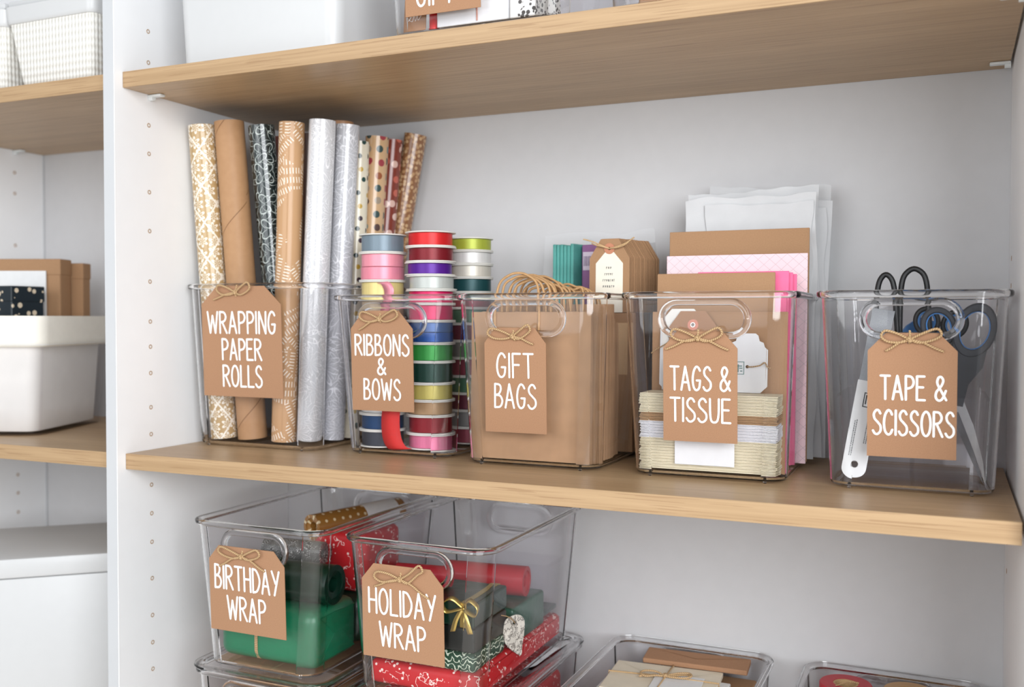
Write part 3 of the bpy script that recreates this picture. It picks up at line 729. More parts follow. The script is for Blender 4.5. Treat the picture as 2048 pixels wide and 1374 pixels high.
# stack of swing tags and plastic pouch at the back of the bag bin
def tag_outline(w2, h, a, b): return [(-w2, 0), (w2, 0), (w2, h-b), (w2-a, h), (-w2+a, h), (-w2, h-b)]
y = .288
for i in range(22):
    first = i == 0
    lab = 'kraft swing tag at the front of the tag block, with cream insert' if first else 'kraft swing tag, %s from the front of the block' % ORD[i]
    t = thing('swing_tag', lab, 'tag', (.701 + .0012*i + random.uniform(-.0006, .0006), y, .225), (R(-1), 0, 0), group=None if first else 'kraft swing tags in the block')
    mk('card', plate(tag_outline(.0325, .1145 + random.uniform(-.0006, .0006), .018, .030), .0030, [circle(0, .099, .0024, 12)]), KRAFT2, t)
    if first:
        ci = mk('insert_card', plate([(-.022, 0), (.022, 0), (.022, .076), (.0065, .094), (-.0065, .094), (-.022, .076)], .0007, y=-.0008), plain('cream_insert', (236, 230, 214), .6, .02), t)
        mk('reinforcement_ring', plate(circle(0, .099, .0085, 24), .0004, [circle(0, .099, .0024, 12)], y=-.0014), plain('terracotta_ring', (190, 128, 98), .6, .03), t)
        rg = random.Random(12); mkx = []
        for zr_, nn, wdt in ((.0675, 3, .010), (.0575, 5, .015), (.0480, 7, .021), (.0385, 6, .020)):
            for q in range(nn):
                gx0 = -wdt/2 + wdt*q/nn
                mkx.append(box(gx0, gx0+.0007, -.0011, -.0008, zr_, zr_+.0036*rg.uniform(.7, 1))); mkx.append(box(gx0, gx0+.0017, -.0011, -.0008, zr_+rg.uniform(0, .003), zr_+.0034))
        mk('faint_print', merge(*mkx), GREYINK, ci)
        tw = merge(tube(smoothpath([(0, -.0022, .099), (-.012, -.005, .104), (-.026, -.006, .110), (-.042, -.004, .1145)], 5), .0011, 6)[:2], tube(smoothpath([(0, -.0022, .099), (.012, -.005, .101), (.028, -.004, .107), (.040, -.001, .1155)], 5), .0011, 6)[:2],
                   tube(smoothpath([(0, -.0022, .099), (-.010, -.005, .102), (-.022, -.006, .105), (-.028, -.004, .108)], 5), .0011, 6)[:2], tube(smoothpath([(0, -.0022, .099), (.014, -.0055, .100), (.026, -.005, .104), (.036, -.001, .113)], 5), .001, 6)[:2])
        mk('twine', tw, plain('twine_plain', TWINEc, .85, .2, 900), t, 60)
    y += .0036
st_ = thing('card_block', 'brown card block holding the swing tags up inside the bag bin', 'box', (.712, .288, .0089))
mk('body', rbox(-.036, .028, 0, .09, 0, .2155, .001, 1), KRAFT2, st_); mk('label_patch', box(-.02, .02, -.0004, 0, .12, .2), plain('patch_tan', (206, 172, 132), .7), st_)
TEALP = plain('teal_pack', (84, 160, 152), .45, .15, 40)
for i in range(6):
    x = .590 + i*.0062
    o = mk('paper_packet', rbox(-.0027, .0027, -.02, .02, 0, .33 - random.uniform(0, .004), .0008, 1), TEALP, None, loc=(x, .368, .0089))
    o.rotation_euler = (0, 0, R(-12)); tag(o, 'teal paper packet behind the gift bags, %s from the left' % ORD[i], 'packet', 'teal paper packets')
pk = thing('purple_packet', 'purple packet with white label panel behind the gift bags', 'packet', (.643, .362, .0089), (0, 0, R(-8)))
mk('body', rbox(-.0145, .017, 0, .03, 0, .328, .0015, 1), plain('purple_pack', (132, 84, 132), .4, .1, 50), pk)
mk('label_panel', box(-.012, .015, -.0005, 0, .286, .316), plain('lilac_label', (206, 192, 208), .5), pk)
mk('barcode', merge(*[box(-.010+k*.0028, -.0088+k*.0028+.0004*(k % 2), -.0008, -.0005, .293, .309) for k in range(8)]), plain('grape_ink', (110, 90, 120), .5), pk)
pv = sheet(.198, .350, .0006, 16, 16, .0020, 5, .003)
po = mk('plastic_pouch', pv, FILM, None, 70, loc=(.648, .3935, .0089)); tag(po, 'crinkled clear plastic pouch behind the swing tags', 'pouch')

# ------------------------------------------------------------------ cards, tags and tissue
zz = .0092; k = 0
seq = ['cream']*11 + ['white']*6 + ['tan']*3 + ['cream']*7
mats = {'cream': CREAM, 'white': plain('white_stack', (232, 232, 236), .6, .03), 'tan': plain('tan_stack', (178, 142, 104), .7, .05)}
cnt = {'n': 0}
for i, c in enumerate(seq):
    th = .00385
    wx = .1855 + .004*(zz/.12); j = random.uniform(-.0012, .0012)
    cxx = .887 + j
    part = 'lower ' if i < 11 else ('upper ' if c == 'cream' else '')
    t = thing('note_card', '%s folded card, %s from the bottom of the flat stack' % (c, ORD[i]), 'card', (cxx, .148 + random.uniform(0, .0012), zz), (0, 0, R(random.uniform(-.12, .12))), group='cards in the flat stack')
    d = .056
    for s in (0, 1):     # the two leaves of the folded card
        mk('leaf', rbox(-wx/2 + s*.0006, wx/2 - random.uniform(0, .0012), s*.0006, d, s*th*.52 + .0001, s*th*.52 + th*.42, .0004, 1), mats[c], t)
    zz += th
ztop = zz
lp = thing('paper_slip', 'white paper slip in front of the cream cards', 'paper', (.885, .1448, .0175), (R(1.5), 0, 0))
mk('slip', sheet(.081, .05, .0006, 6, 4, .0003, 3), CARDWHITE, lp)
def card(name, label, cat, x0, x1, y, z0, z1, mat, th=.0022, tilt=-2, rz=0, group=None):
    t = thing(name, label, cat, ((x0+x1)/2, y, z0), (R(tilt), 0, R(rz)), group=group)
    mk('sheet', rbox(-(x1-x0)/2, (x1-x0)/2, 0, th, 0, z1-z0, .0005, 1), mat, t)
    return t
Z4 = .0092
a = card('kraft_card', 'short kraft card standing behind the little tags', 'card', .792, .986, .2115, Z4, .2255, KRAFT2, .002, -1)
mk('fold_line', box(-.095, .095, -.0004, 0, .214, .2145), plain('fold_shadow', (160, 118, 80), .8), a)
card('kraft_card', 'taller kraft card behind the short one', 'card', .793, .962, .232, Z4, .281, KRAFT2, .003, -1)
PINK = plain('pink_card', (240, 112, 156), .6, .03)
for i in range(3):
    card('pink_card', '%s hot pink card' % ('front', 'middle', 'rear')[i], 'card', .850 + i*.004, .979 + i*.0045, .244 + i*.006, Z4, .283 - i*.002, PINK, .003, -1, group='hot pink cards')
def pat_grid():
    t = NT('pink_grid_paper'); v = t.coord('Object'); s = t.n('ShaderNodeSeparateXYZ'); t.put(s.inputs[0], v); x, z = s.outputs[0], s.outputs[2]
    def L(sg):
        q = t.math('FRACT', t.math('ADD', t.math('DIVIDE', t.math('ADD', x, t.math('MULTIPLY', z, sg)), .0165), 80))
        return t.math('LESS_THAN', t.math('ABSOLUTE', t.math('SUBTRACT', q, .5)), .03)
    return t.out(t.mix(t.math('MAXIMUM', L(1.1), L(-1.1)), lin(240, 212, 218), lin(206, 186, 192)), .6, .3)
card('grid_paper', 'pale pink paper sheet printed with a diamond grid', 'paper', .795, 1.000, .276, Z4, .3095, pat_grid(), .003, -1)
card('kraft_board', 'large kraft board behind the pink grid paper', 'card', .793, .999, .296, Z4, .3475, KRAFT2, .004, -1.5)
TIS = plain('white_tissue', (199, 200, 202), .7, .03, 30, .5, 90)
for i, (x, hh, wd, yy, rz) in enumerate(((.908, .390, .196, .327, 0), (.916, .401, .192, .343, -1), (.922, .386, .187, .360, 1), (.915, .409, .180, .374, 2))):
    t = thing('tissue_sheet', 'white tissue paper sheet, %s in the tissue bin' % ('front one', 'second one', 'third one', 'rearmost one')[i], 'tissue paper', (x, yy, Z4), (R(-.5), R(rz), 0), group='white tissue sheets')
    mk('sheet', sheet(wd, hh, .0012, 18, 22, .0019, 10+i, .0022), TIS, t, 60)
    mk('folded_flap', move(sheet(wd*.8, hh*.5, .001, 12, 12, .0012, 20+i, .002), wd*.07, -.0040, hh*.47), TIS, t, 60)
tt = thing('teal_tissue', 'teal tissue strip sticking up at the right of the tissue bin', 'tissue paper', (.977, .388, Z4), (0, R(3), 0))
mk('sheet', sheet(.030, .327, .0012, 6, 20, .0012, 31, .0016), plain('teal_tissue_paper', (72, 164, 170), .65, .08, 60, .4, 120), tt, 60)
gb = thing('green_booklet', 'narrow dark green booklet beside the kraft board', 'booklet', (.9905, .312, Z4), (0, 0, 0))
mk('cover', rbox(-.006, .006, 0, .008, 0, .281, .001, 1), plain('booklet_green', (30, 62, 52), .4), gb); mk('gold_band', box(-.0062, .0062, -.0003, .0083, .265, .268), plain('dull_gold', (150, 116, 60), .4), gb)
# little tags lying against the kraft card, on top of the flat stack
ZS = ztop + .0005
def small_tag(label, x, y, z, w2, h, a, b, mat, rot=0, ring=None, hz=None, tilt=-4, stamp=None, string=None, scallop=False):
    t = thing('gift_tag', label, 'tag', (x, y, z), (R(tilt), R(rot), 0), group='small gift tags on the flat stack')
    hz = hz if hz is not None else h-.012
    if scallop:
        c = w2*.34
        o = [(-w2, c), (-w2+c, 0), (w2-c, 0), (w2, c)] + [(w2, h-b*1.5), (w2-a*.35, h-b*1.25), (w2-a*.5, h-b*.85), (w2-a*.95, h-b*.7), (w2-a*1.1, h-b*.2), (w2-a*1.4, h)] + [(-w2+a*1.4, h), (-w2+a*1.1, h-b*.2), (-w2+a*.95, h-b*.7), (-w2+a*.5, h-b*.85), (-w2+a*.35, h-b*1.25), (-w2, h-b*1.5)]
    else: o = tag_outline(w2, h, a, b)
    mk('card', plate(o, .0009, [circle(0, hz, .0023, 14)]), mat, t)
    if ring: mk('reinforcement_ring', plate(circle(0, hz, .0078, 24), .0003, [circle(0, hz, .0024, 14)], y=-.0004), ring, t)
    if ring: mk('eyelet', xf(lathe([(.0024, 0), (.0036, 0), (.0036, .0008), (.0024, .0008)], 16)[:2], Matrix.Translation((0, -.0004, hz)) @ rotm(pi/2, 'X')), plain('eyelet_metal', (210, 205, 200), .25, .02, metal=.8), t, 40)
    if stamp:
        sx, sz = stamp
        bo = merge(plate([(sx-.006, sz-.009), (sx+.006, sz-.009), (sx+.006, sz+.009), (sx-.006, sz+.009)], .0003, [[(sx-.005, sz-.008), (sx+.005, sz-.008), (sx+.005, sz+.008), (sx-.005, sz+.008)]], y=-.0005), box(sx-.0036, sx+.003, -.0005, -.0002, sz+.002, sz+.0035), box(sx-.003, sx-.0015, -.0005, -.0002, sz-.006, sz+.005), box(sx+.0005, sx+.0035, -.0005, -.0002, sz-.005, sz-.0035), box(sx-.0008, sx+.0035, -.0005, -.0002, sz-.001, sz+.0004))
        mk('stamp', bo, plain('stamp_grey_green', (110, 140, 136), .6), t)
    if string:
        m = tube(smoothpath(string, 6), .0009, 6); mk('string', m, TWINE, t, 60)
    return t
small_tag('white scalloped tag standing at the left of the tags bin', .829, .2055, ZS, .024, .112, .012, .014, CARDWHITE, scallop=True, string=[(.0, -.0006, .098), (-.012, -.003, .085), (-.01, -.003, .07), (-.028, -.004, .058), (-.036, -.003, .052)])
small_tag('kraft tag with pink reinforcement ring behind the handle opening', .8535, .200, ZS, .034, .113, .016, .022, KRAFT, ring=plain('pink_ring', (212, 142, 122), .6), hz=.0935)
small_tag('white scalloped tag with a grey stamp at the right of the tags bin', .931, .1985, ZS, .0275, .082, .012, .015, CARDWHITE, hz=.036, scallop=True, stamp=(-.010, .034), string=[(.0, -.0006, .036), (.008, -.003, .036), (.018, -.0035, .038), (.024, -.003, .042), (.028, -.003, .036), (.033, -.002, .034)])
small_tag('blank white tag behind the kraft tag, left', .838, .2085, ZS, .030, .116, .014, .016, plain('offwhite_tag', (232, 230, 224), .6, .02), tilt=-1)

# ------------------------------------------------------------------ scissors, ruler and tray
STEEL = plain('brushed_steel', (178, 180, 182), .28, .06, 90, metal=.9)
BLACK = plain('black_handle', (26, 27, 29), .38, .1, 60)
GREYH = plain('charcoal_handle', (52, 55, 62), .4, .08, 60)
BLUE = plain('blue_grip', (38, 110, 176), .4, .06, 60)
def blade(l, w0, flip=1, t=.0016, y=0):
    o = [(-.001*flip, 0), (w0*flip*.9, .004), (w0*flip, l*.35), (w0*flip*.7, l*.75), (.0015*flip, l)]
    return plate(o if flip > 0 else o[::-1], t, y=y)
def flipz(m): return xf(m, Matrix.Scale(-1, 4, (0, 0, 1)))[0], [tuple(reversed(f)) for f in m[1]]
# big scissors, blades down, pivot at local origin
sc1 = thing('scissors', 'large scissors with charcoal handles and open steel blades, right side of bin', 'scissors', (1.196, .188, .104), (R(3), 0, 0))
bl1 = flipz(blade(.112, .0105, 1)); mk('blade', xf((bl1[0], bl1[1]), rotm(R(-19), 'Y') @ Matrix.Translation((0, 0, .012))), STEEL, sc1)
bl2 = flipz(blade(.110, .0095, -1, y=.0022)); mk('blade', xf((bl2[0], bl2[1]), rotm(R(-19.5), 'Y') @ Matrix.Translation((.0005, 0, .012))), plain('dark_steel', (112, 114, 118), .35, .06, 90, metal=.8), sc1)
mk('screw', xf(lathe([(0, 0), (.004, 0), (.005, .0012), (.005, .002), (0, .002)], 16, False)[:2], Matrix.Translation((0, -.0002, 0)) @ rotm(pi/2, 'X')), STEEL, sc1, 40)
def grip(cx, cz, rx, rz, th, dy, mat, parent, name='handle', tiltd=0, inner=.68, shank=None):
    o = circle(cx, cz, rx, 30, rz); i = circle(cx, cz, rx*inner, 26, rz*(inner+.02))
    m = plate(o, th, [i], y=dy); h = mk(name, xf(m, Matrix.Translation((cx, 0, cz)) @ rotm(R(tiltd), 'Y') @ Matrix.Translation((-cx, 0, -cz))), mat, parent, 40)
    b = h.modifiers.new('round', 'BEVEL'); b.width = .0022; b.segments = 2; b.limit_method = 'ANGLE'
    return h
h1 = grip(.0185, .098, .0250, .0350, .009, -.004, GREYH, sc1, tiltd=16, inner=.66)
mk('grip_pad', xf(plate(circle(0, 0, .0178, 26, .0255), .0068, [circle(0, 0, .0158, 26, .0236)], y=-.0030), Matrix.Translation((.0185, 0, .098)) @ rotm(R(16), 'Y')), BLUE, h1, 40)
sh = plate([(-.006, .004), (.006, .002), (.012, .030), (.028, .052), (.033, .076), (.006, .070), (-.005, .086), (-.009, .05)], .0080, y=-.0035)
mk('handle_shank', sh, GREYH, sc1)
h2 = grip(-.023, .102, .0215, .0255, .009, .006, GREYH, sc1, tiltd=-20, inner=.66)
mk('grip_pad', xf(plate(circle(0, 0, .0150, 26, .0185), .0068, [circle(0, 0, .0130, 26, .0165)], y=.007), Matrix.Translation((-.023, 0, .102)) @ rotm(R(-20), 'Y')), BLUE, h2, 40)
mk('handle_shank', plate([(-.006, .004), (.004, .004), (-.004, .05), (-.012, .082), (-.030, .080), (-.020, .05)], .008, y=.006), GREYH, sc1)
# scissors with tall black loop handles
def u_loop(x0, x1, zb, zt, y, r):
    return tube(smoothpath([(x0, y, zb), (x0-.001, y, zb+(zt-zb)*.5), (x0+.001, y, zt-.018), ((x0*.7+x1*.3), y, zt-.002), ((x0*.35+x1*.65), y, zt-.001), (x1-.001, y, zt-.016), (x1+.003, y, zt-(zt-zb)*.5), (x1+.007, y, zb)], 6), r, 10, flat=1.0)
sc2 = thing('scissors', 'scissors with two tall black loop handles above the bin rim', 'scissors', (1.127, .214, .1), (R(-2), 0, 0))
mk('handle', u_loop(-.030, -.008, .05, .174, 0, .0036), BLACK, sc2, 60)
mk('handle', u_loop(-.0005, .031, .05, .1815, .004, .0036), BLACK, sc2, 60)
mk('yoke', rbox(-.033, .040, -.004, .007, .030, .054, .003, 2), BLACK, sc2, 40)
b_ = flipz(blade(.088, .014, 1)); mk('blade', move((b_[0], b_[1]), -.004, 0, .032), STEEL, sc2)
b_ = flipz(blade(.088, .014, -1, y=.0022)); mk('blade', move((b_[0], b_[1]), .008, 0, .032), STEEL, sc2)
mk('screw', xf(lathe([(0, 0), (.003, 0), (.0038, .001), (.0038, .002), (0, .002)], 14, False)[:2], Matrix.Translation((.002, -.0004, .018)) @ rotm(pi/2, 'X')), STEEL, sc2, 40)
# small scissors with black and blue handles
sc3 = thing('scissors', 'small scissors with black and blue handles behind the handle opening', 'scissors', (1.163, .240, .1), (R(-4), R(6), 0))
for s, dy in ((-1, 0), (1, .005)):
    g_ = grip(s*.017, .112, .0170, .0200, .007, dy-.003, BLACK, sc3, tiltd=s*14, inner=.64)
    mk('grip_pad', xf(plate(circle(0, 0, .0112, 22, .0132), .0054, [circle(0, 0, .0088, 22, .0108)], y=dy-.0022), Matrix.Translation((s*.017, 0, .112)) @ rotm(R(s*14), 'Y')), BLUE, g_, 40)
    mk('handle_shank', plate([(0, .03), (s*.006, .03), (s*.022, .082), (s*.012, .098), (s*.004, .085)][::s], .006, y=dy-.003), BLACK, sc3)
    b_ = flipz(blade(.09, .012, s, y=dy*.4)); mk('blade', move((b_[0], b_[1]), -s*.004, 0, .04), STEEL, sc3)
# blue tape dispenser behind the opening and grey mesh pouch
tp = thing('tape_dispenser', 'blue tape dispenser behind the scissors handles', 'tape dispenser', (1.150, .275, .1245), (0, 0, R(6)))
mk('body', plate([(-.034, 0), (.034, 0), (.034, .052), (.018, .088), (-.002, .094), (-.018, .082), (-.034, .060)], .022, [circle(-.002, .048, .018, 22)]), BLUE, tp, 30)
mk('tape_ring', xf(lathe([(.0165, .002), (.0165, .02), (.0120, .02), (.0120, .002)], 26)[:2], Matrix.Translation((-.002, .0225, .048)) @ rotm(pi/2, 'X')), plain('tape_amber', (214, 196, 160), .25), tp, 40)
mk('cutter', plate([(.030, .050), (.042, .052), (.042, .0535), (.030, .056)], .018, y=.002), STEEL, tp)
# ruler
rl = thing('ruler', 'white and steel ruler with a hole, leaning at the left of the scissors bin', 'ruler', (1.0725, .163, .0095), (R(-4), R(9.3), 0))
def rnd_end(w2, top, n=14):
    return [(w2*cos(pi + pi*i/n), w2 + w2*sin(pi + pi*i/n)*.85) for i in range(n+1)] + [(w2, top), (-w2, top)]
mk('body', plate(rnd_end(.0150, .128), .0026, [circle(0, .0195, .0047, 20)]), plain('ruler_white', (232, 234, 234), .35, .01), rl)
mk('hole_liner', xf(lathe([(.0046, 0), (.0046, .0024), (.0042, .0024), (.0042, 0)], 20)[:2], Matrix.Translation((0, .0025, .0195)) @ rotm(pi/2, 'X')), plain('liner_grey', (168, 166, 164), .5), rl, 40)
def pat_hatch():
    t = NT('hatched_steel'); v = t.coord('Object'); s = t.n('ShaderNodeSeparateXYZ'); t.put(s.inputs[0], v)
    q = t.math('SINE', t.math('MULTIPLY', s.outputs[0], 4200)); q2 = t.math('SINE', t.math('MULTIPLY', s.outputs[2], 3600))
    m = t.math('MULTIPLY_ADD', t.math('ADD', q, q2), .25, .5)
    return t.out(t.mix(m, lin(96, 100, 104), lin(158, 160, 162)), .35, .5, metal=.5)
mk('steel_blade', plate([(-.0135, .128), (.0135, .128), (.0135, .222), (-.0135, .222)], .0018, y=.0004), pat_hatch(), rl)
lg = merge(plate([(-.004, .094), (.013, .094), (.013, .113), (-.004, .113)], .0003, [[(-.0028, .0952), (.0118, .0952), (.0118, .1118), (-.0028, .1118)]], y=-.0003), box(-.0015, .0105, -.0003, 0, .108, .110), box(-.0015, .000, -.0003, 0, .098, .108), box(.002, .0042, -.0003, 0, .0975, .106), box(.0065, .0098, -.0003, 0, .102, .1045), box(.0065, .0078, -.0003, 0, .0975, .106))
mk('logo', lg, DARKINK, rl)
rd = random.Random(4); fine = []
for col, x in enumerate((-.0095, -.0072, .0055, .0080)):
    z = .030 + (0 if col < 2 else .018)
    while z < .075 + (.012 if col > 1 else 0):
        l = rd.uniform(.0008, .0026); fine.append(box(x, x+.0011, -.0003, 0, z, z+l)); z += l + .0006
mk('fine_print', merge(*fine), plain('print_grey', (110, 112, 114), .6), rl)
# inner tray
tr = thing('clear_tray', 'small clear divider tray inside the scissors bin', 'tray', (1.142, .252, .0092))
def small_tray(wx, dy, h, r=.010):
    def ring(q, off, z): 
        e = (1-q)*.006
        return [(x, y_, z) for x, y_ in rrect(-wx/2+e+off, wx/2-e-off, -dy/2+e+off, dy/2-e-off, max(r-off, .002), 4)]
    lv = [ring(0, 0, 0)] + [ring(k/3, 0, h*k/3) for k in (1, 2, 3)] + [ring(1, -.003, h), ring(1, -.003, h+.003), ring(1, .0018, h+.003)] + [ring(k/3, .0018, max(.003, h*k/3)) for k in (2, 1, 0)]
    return loft(lv)
mk('body', small_tray(.176, .150, .105), PANE, tr, 40)
mk('divider', rbox(-.0009, .0009, -.066, .066, .0035, .09, .0004, 1), PANE, tr)

# ------------------------------------------------------------------ birthday bin contents
def wrapped(name, label, x0, x1, y0, y1, z0, z1, mat, b=.012, twine=True, flap=True, rot=0, cat='parcel', bump=True, tie=TWINE, tx=None):
    cx, cy = (x0+x1)/2, (y0+y1)/2; t = thing(name, label, cat, (cx, cy, z0), (0, 0, R(rot)))
    a, bb, h = (x1-x0)/2, (y1-y0)/2, z1-z0
    mk('wrap', rbox(-a, a, -bb, bb, 0, h, b, 4), mat, t, 60)
    if flap:      # folded triangular end flaps
        for s in (1,):
            v = [(a*s+.0006*s, -bb+b*.7, h*.12), (a*s+.0006*s, bb-b*.7, h*.12), (a*s+.0012*s, 0, h*.62)]
            o = mk('end_flap', (v, [(0, 1, 2)]), mat, t); md = o.modifiers.new('thickness', 'SOLIDIFY'); md.thickness = .0008
            v = [(a*s+.0004*s, -bb+b*.7, h*.88), (a*s+.0004*s, bb-b*.7, h*.88), (a*s+.0009*s, 0, h*.40)]
            o = mk('end_flap', (v, [(0, 1, 2)]), mat, t); md = o.modifiers.new('thickness', 'SOLIDIFY'); md.thickness = .0008
    if twine:
        x = (tx - cx) if tx is not None else 0; e = .0010
        for dx in (-.0014, .0014):
            p = [(x+dx, -bb-e, b), (x+dx, -bb-e, h-b), (x+dx, -bb+b*.3-e*.7, h-b*.3+e*.7), (x+dx, -bb+b, h+e), (x+dx, bb-b, h+e), (x+dx, bb-b*.3+e*.7, h-b*.3+e*.7), (x+dx, bb+e, h-b), (x+dx, bb+e, b), (x+dx, bb-b*.3, b*.3-e*.4), (x+dx, bb-b, .0), (x+dx, -bb+b, .0), (x+dx, -bb+b*.3, b*.3-e*.4)]
            mk('twine_band', tube(p, .0013, 6, True), tie, t, 60)
    return t
def crinkle(name, c, rough=.32):
    t = NT(name); v = t.coord('Object'); n1 = t.noise(v, 22, 4); n2 = t.vor(v, 26, 1, 'F1', '3D').outputs['Distance']
    L = lin(*c); t.bump(t.math('ADD', n1, t.math('MULTIPLY', n2, .5)), .5, .004)
    return t.out(t.mix(n1, tuple(x*.85 for x in L[:3])+(1,), L), rough, .5, coat=.2)
GREEN = crinkle('green_wrap', (26, 122, 84)); DGREEN = crinkle('dark_green_wrap', (10, 46, 33), .33)
def redprint(name, bg=(190, 34, 40)):
    t = NT(name); v = t.coord('Object')
    vo = t.vor(v, 95, 1, 'F1', '3D'); st = t.math('LESS_THAN', vo.outputs['Distance'], .2)
    s2 = t.math('LESS_THAN', t.math('ABSOLUTE', t.math('SUBTRACT', t.noise(v, 60, 2), .5)), .012)
    on = t.math('GREATER_THAN', t.noise(v, 40, 1), .52)
    m = t.math('MAXIMUM', st, t.math('MULTIPLY', s2, on))
    return t.out(t.mix(m, lin(*bg), lin(240, 214, 206)), .45, .4)
REDP = redprint('red_print_wrap')
ZC = ZE + .0088
wrapped('green_parcel', 'bright green wrapped parcel tied with twine in the birthday bin', .138, .322, .048, .165, ZC, ZC+.088, GREEN, .017, tx=.212)
wrapped('green_parcel', 'second green parcel at the back of the birthday bin', .142, .320, .175, .29, ZC, ZC+.080, DGREEN, .02, twine=False)
def hroll(name, label, a, b, r, mat, cat='paper roll', endmat=None, spiral=True):
    A, Bv = Vector(a), Vector(b); d = Bv-A; L = d.length
    t = thing(name, label, cat, A); t.rotation_euler = Vector((0, 0, 1)).rotation_difference(d).to_euler()
    mk('paper', lathe([(r, 0), (r, L), (r*.72, L), (r*.72, 0)], 32), mat, t, 40)
    mk('inner_layers', lathe([(r*.71, .002), (r*.71, L-.002), (r*.4, L-.004), (r*.4, .004)], 24), endmat or mat, t, 40)
    return t
hroll('paper_roll', 'dark green glossy roll lying on the green parcel', (.150, .092, ZC+.088+.031), (.322, .100, ZC+.088+.031), .0305, DGREEN)
hroll('paper_roll', 'black and white patterned roll lying in the birthday bin', (.150, .155, -.168), (.262, .162, -.168), .019, pat_silver('black_white_paper', (26, 28, 28), (220, 220, 216), 70))
wrapped('red_parcel', 'red printed parcel at the back of the birthday bin', .215, .322, .188, .300, ZC+.0805, ZC+.178, REDP, .012, twine=False, flap=False)
gdots = pat_dots('gold_dot_paper', (150, 104, 48), [(224, 206, 168)], 60, .16, .2)
gt = hroll('paper_roll', 'gold dotted paper roll with white label lying towards the back', (.214, .190, -.135), (.272, .375, -.132), .0215, gdots)
lab_m = lathe([(.0221, .105), (.0221, .178), (.0218, .178), (.0218, .105)], 32)
lb_ = mk('label_sleeve', lab_m, CARDWHITE, gt, 40)
mk('print_marks', merge(*[box(-.0003, .0001, -.012+k*.006, -.0085+k*.006, .118, .130 + .004*(k % 3)) for k in range(4)]), GREYINK, lb_, loc=(-.0221, 0, 0))
wrapped('card_box', 'kraft card box at the rear floor of the birthday bin', .150, .212, .176+.12, .37, ZC, ZC+.095, KRAFT2, .003, twine=False, flap=False, cat='box')

# ------------------------------------------------------------------ holiday bin contents
wrapped('red_parcel', 'large red parcel with white sprig print in the holiday bin', .418, .592, .045, .37, ZC, ZC+.036, REDP, .010, twine=False)
def pat_gprint():
    t = NT('green_sprig_paper'); v = t.coord('Object'); s = t.n('ShaderNodeSeparateXYZ'); t.put(s.inputs[0], v)
    wv = t.math('SINE', t.math('ADD', t.math('ADD', t.math('MULTIPLY', s.outputs[2], 900), t.math('MULTIPLY', t.noise(v, 70, 2), 22)), t.math('MULTIPLY', t.math('ABSOLUTE', t.math('SINE', t.math('MULTIPLY', s.outputs[0], 260))), 4)))
    return t.out(t.mix(t.math('GREATER_THAN', wv, .72), lin(22, 66, 46), lin(206, 216, 196)), .4, .4)
z1 = ZC+.0365
wrapped('green_parcel', 'flat green parcel with white chevron sprigs on the red one', .421, .588, .047, .150, z1, z1+.027, pat_gprint(), .006, twine=False, flap=False)
z2 = z1+.0275
NAVY = plain('black_green_box', (14, 20, 19), .35, .06)
wrapped('dark_box', 'black green gift box in the middle of the holiday stack', .423, .586, .050, .160, z2, z2+.034, NAVY, .003, twine=False, flap=False, cat='box')
z3 = z2+.0345
gx = thing('dark_gift_box', 'dark green gift box tied with shiny gold bow', 'gift box', (.505, .108, z3))
mk('box', rbox(-.082, .080, -.056, .056, 0, .034, .003, 2), DGREEN, gx)
GOLD = plain('gold_ribbon', (206, 178, 96), .25, .1, 40, metal=.7)
mk('ribbon_band', box(.058, .068, -.0566, .0566, -.0002, .0346), GOLD, gx)
for s in (-1, 1):
    p = smoothpath([(.063, -.057, .030), (.063+s*.014, -.064, .042), (.063+s*.027, -.066, .034), (.063+s*.022, -.064, .022), (.063, -.058, .028)], 6)
    m = band(p[::2], (0, .6, .3), .012); o = mk('bow_loop', m, GOLD, gx, 60); md = o.modifiers.new('thickness', 'SOLIDIFY'); md.thickness = .0006
for s in (-1, 1):
    m = band([(.063, -.058, .028), (.063+s*.008, -.062, .012), (.063+s*.014, -.061, -.006)], (1, 0, .2), .008); o = mk('bow_tail', m, GOLD, gx, 60); md = o.modifiers.new('thickness', 'SOLIDIFY'); md.thickness = .0006
wrapped('green_parcel', 'mottled green parcel behind the dark box', .425, .590, .176, .30, z1, z1+.056, crinkle('mottled_green', (36, 84, 66)), .005, twine=False, flap=False)
cb = thing('clear_box', 'clear lidded box with green paper at the back of the holiday bin', 'box', (.509, .345, z1))
mk('body', small_tray(.160, .070, .088, .004), PANE, cb, 40)
mk('lid_card', rbox(-.072, .072, -.03, .03, .004, .012, .001, 1), DGREEN, cb)
RED = crinkle('red_felt', (176, 34, 48), .6)
hroll('red_roll', 'short red roll lying on the mottled green parcel', (.446, .236, z1+.056+.024), (.580, .250, z1+.056+.024), .0235, RED)
hroll('red_roll', 'red roll lying over the dark gift box', (.430, .105, z3+.0345+.0155), (.515, .118, z3+.0345+.0155), .015, RED)
def pat_marble():
    t = NT('marbled_card'); v = t.coord('Object'); n = t.noise(v, 55, 5, .7)
    m = t.math('LESS_THAN', t.math('ABSOLUTE', t.math('SUBTRACT', n, .5)), .02)
    return t.out(t.mix(m, t.ramp(n, [(.3, lin(206, 202, 190)), (.7, lin(238, 234, 222))]), lin(120, 114, 106)), .5, .4)
mt = thing('gift_tag', 'marbled leaf shaped gift tag hanging at the right inside the holiday bin', 'tag', (.5945, .166, -.2925), (0, 0, R(66)))
po_ = smoothpath([(x, 0, z) for x, z in ((-.016, .058), (-.020, .040), (-.014, .022), (.004, .006), (.016, 0), (.018, .014), (.022, .034), (.022, .052), (.012, .062), (-.004, .063))], 5, True)
mk('card', plate([(p.x, p.z) for p in po_], .0012, [circle(.002, .052, .0028, 12)]), pat_marble(), mt)
